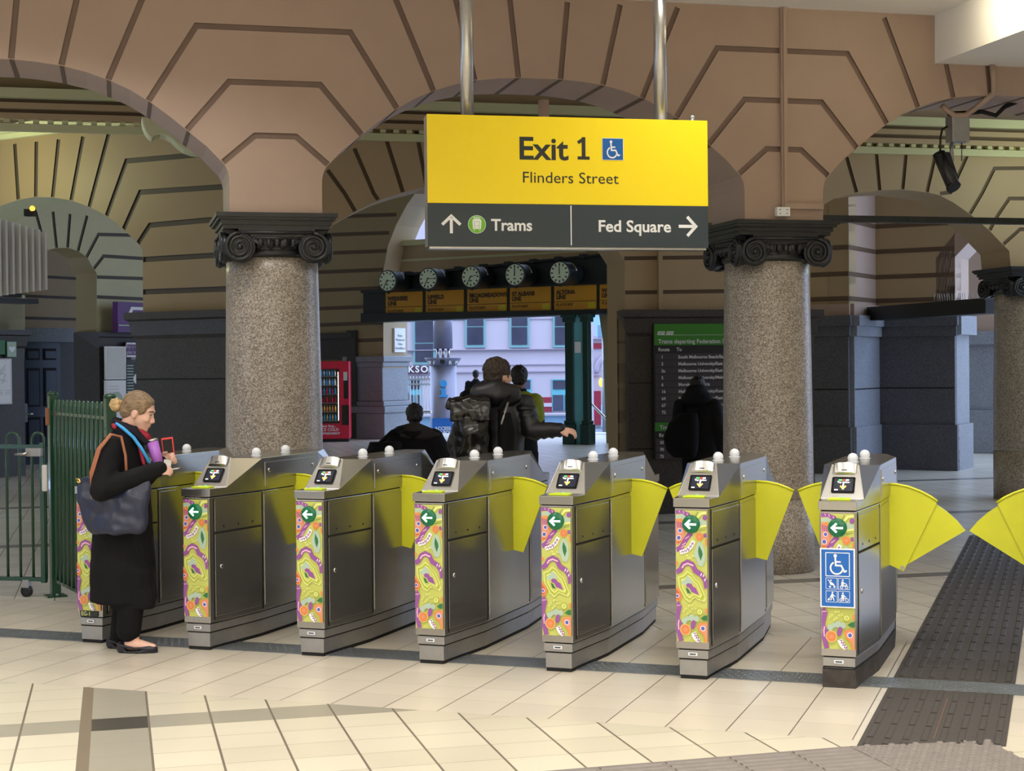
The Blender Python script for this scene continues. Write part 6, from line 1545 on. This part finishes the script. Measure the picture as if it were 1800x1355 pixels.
# tall grey tower behind (sky gap)
b = MB(); a, c = at_depth(1030, 600, 85), at_depth(1120, 480, 85); b.box(((a.x+c.x)/2+2, 87, 6), (c.x-a.x+4, 3, 14.2), 'barrier_blue'); tag(b.build('glass_tower'), 'pale blue-green tower block behind the ornate building', 'building')
# utility pole and boxes
up_ = empty('utility_pole', at_depth(1066, 700, 46), 0, 'grey utility pole with two equipment boxes right of the green post', 'pole'); up_.location.z = 0; pxm = F_PX/46
g_ = lambda x, y, yy=0.0: Vector(((x-1066)/pxm, yy, 1.7+(640-y)/pxm))
b = MB(); b.tube([(0, 0, -1.1), g_(1066, 540)], [.13, .12], 'steel_matte', 12); b.build('pole', up_)
for x0, y0, x1, y1, m in ((1051, 568, 1066, 591, 'barrier_blue'), (1060, 630, 1078, 662, 'asphalt')):
    b = MB(); q0, q1 = g_(x0, y1), g_(x1, y0); b.box(((q0.x+q1.x)/2, -.2, (q0.z+q1.z)/2), (q1.x-q0.x, .3, q1.z-q0.z), m); b.build('equipment_box', up_, bevel=.02)
up_.location.z = 0
# information pillar
ix = at_depth(779, 640, 44); ipx = F_PX/44; ig = empty('information_pillar', (ix.x, ix.y, 0), 0, 'round steel information pillar with a blue i, outside the exit', 'kiosk')
zI = lambda y: 1.7+(644-y)/ipx
b = MB(); b.lathe((0, 0, 0), [(.37, -1.1), (.37, zI(640))], 'steel_dark', 36); b.build('drum', ig)
b = MB(); b.lathe((0, 0, 0), [(.37, zI(641)), (.52, zI(628)), (.52, zI(627)), (.2, zI(627))], 'steel_dark', 40); rg = b.build('name_ring', ig)
b = MB(); b.lathe((0, 0, 0), [(.27, zI(611)), (.27, zI(505))], 'steel_dark', 30); b.build('mast', ig)
b = MB()
for dx in (-.15, 0, .15): b.tube([(dx, 0, zI(628)), (dx, 0, zI(610))], .04, 'steel_bright', 8)
b.build('struts', ig)
for a, ch in ((-52, 'N'), (-27, 'F'), (27, 'R'), (52, 'M')):
    ar = math.radians(a); r_ = .475; text_mesh('lettering', ch, .15, 'off_white', rg, frame_mtx((r_*math.sin(ar)-.05*math.cos(ar), -r_*math.cos(ar)-.02, zI(639)), (math.cos(ar), math.sin(ar), 0)), 'LEFT', .02)
b = MB(); b.lathe((0, -.46, zI(634)), [(.07, 0), (.07, .03)], 'black', 16, mtx=Matrix.Rotation(PI/2, 3, 'X')); b.build('badge', rg)
b = MB(); q = [(-.10, .20), (.06, .20), (.06, -.05), (.12, -.05), (.12, -.12), (-.12, -.12), (-.12, -.05), (-.06, -.05), (-.06, .13), (-.10, .13)]; b.slab([Vector((x+.02, -.385, zI(690)+z*.75)) for x, z in q], (0, -.01, 0), 'lanyard_blue'); b.lathe((.02, -.385, zI(672)), [(.10, 0), (.10, .01)], 'lanyard_blue', 20, mtx=Matrix.Rotation(PI/2, 3, 'X')); b.build('i_symbol', ig)
b = MB(); b.box((-.02, -.40, zI(748)), (.56, .05, zI(732)-zI(763)), 'sign_blue'); ap = b.build('advert', ig); 
for k, s_ in enumerate(('ACCESS', 'MELBOURNE')): text_mesh('lettering', s_, .13, 'off_white', ap, frame_mtx((-.24, -.43, zI(753+7*k)), (1, 0, 0)), 'LEFT', .004, bold=.003)
# police notice on the daylit jamb
JP = Plane(PW.pt(PW.sz(674, 700)[0], 0).to_2d(), ANG_L-PI/2)
o, w_, h_ = wallsign('police_notice', JP, 692.5, 577, 711, 619, .04, 'white', 'tall white police video surveillance notice on the daylit jamb', 'notice')
for k, s_ in enumerate(('Police', 'Monitored', 'Video', 'Surveillance')): text_mesh('lettering', s_, .085, 'sign_slate', o, frame_mtx((0, -.027, .08-.10*k), (1, 0, 0)), 'CENTER', .001)
# railings, low barrier, handrail
rl = empty('street_railing', at_depth(738, 660, 52), 0, 'grey vertical-bar street railing under the dark shop sign', 'railing'); rl.location.z = 0
pxr = F_PX/52
for k in range(9): b = MB(); x = -.42+.105*k*1.0; b.tube([(x, 0, -1.1), (x, 0, 1.7+(643-658)/pxr)], .016, 'steel_matte', 6); b.build('bar', rl)
for z in (.2, 1.7+(643-663)/pxr, 1.7+(643-672)/pxr): b = MB(); b.box((0, 0, z), (.95, .04, .05), 'steel_matte'); b.build('rail', rl)
b = MB(); a, c = at_depth(700, 772, 50), at_depth(1003, 724, 50); b.box(((a.x+c.x)/2, 50, -.48), (c.x-a.x+1, .3, 1.26), 'barrier_blue'); b.box(((a.x+c.x)/2, 49.95, .16), (c.x-a.x+1, .42, .06), 'facade'); tag(b.build('street_barrier'), 'low pale blue barrier wall along the street beyond the exit', 'barrier')
b = MB()
for z in (-.42, -.20): b.tube([at_depth(1003, 700, 44).xy.to_3d()+Vector((-2.2, 0, z)), at_depth(1075, 700, 44).xy.to_3d()+Vector((.2, 0, z))], .03, 'white', 8)
for x in (1006, 1040, 1074): q = at_depth(x, 700, 44); b.tube([(q.x, 44, -1.1), (q.x, 44, -.2)], .03, 'white', 8)
tag(b.build('low_rail'), 'low white double kerb rail behind the green post', 'rail')
b = MB(); P0, P1_ = at_depth(1036, 706, 37), at_depth(1074, 745, 36.2); b.tube([P0+Vector((0, 0, .25)), P0, P1_, P1_+Vector((.4, 0, -.25))], .03, 'steel_bright', 10); tag(b.build('handrail'), 'pale sloping handrail between the green post and the granite pier', 'handrail')
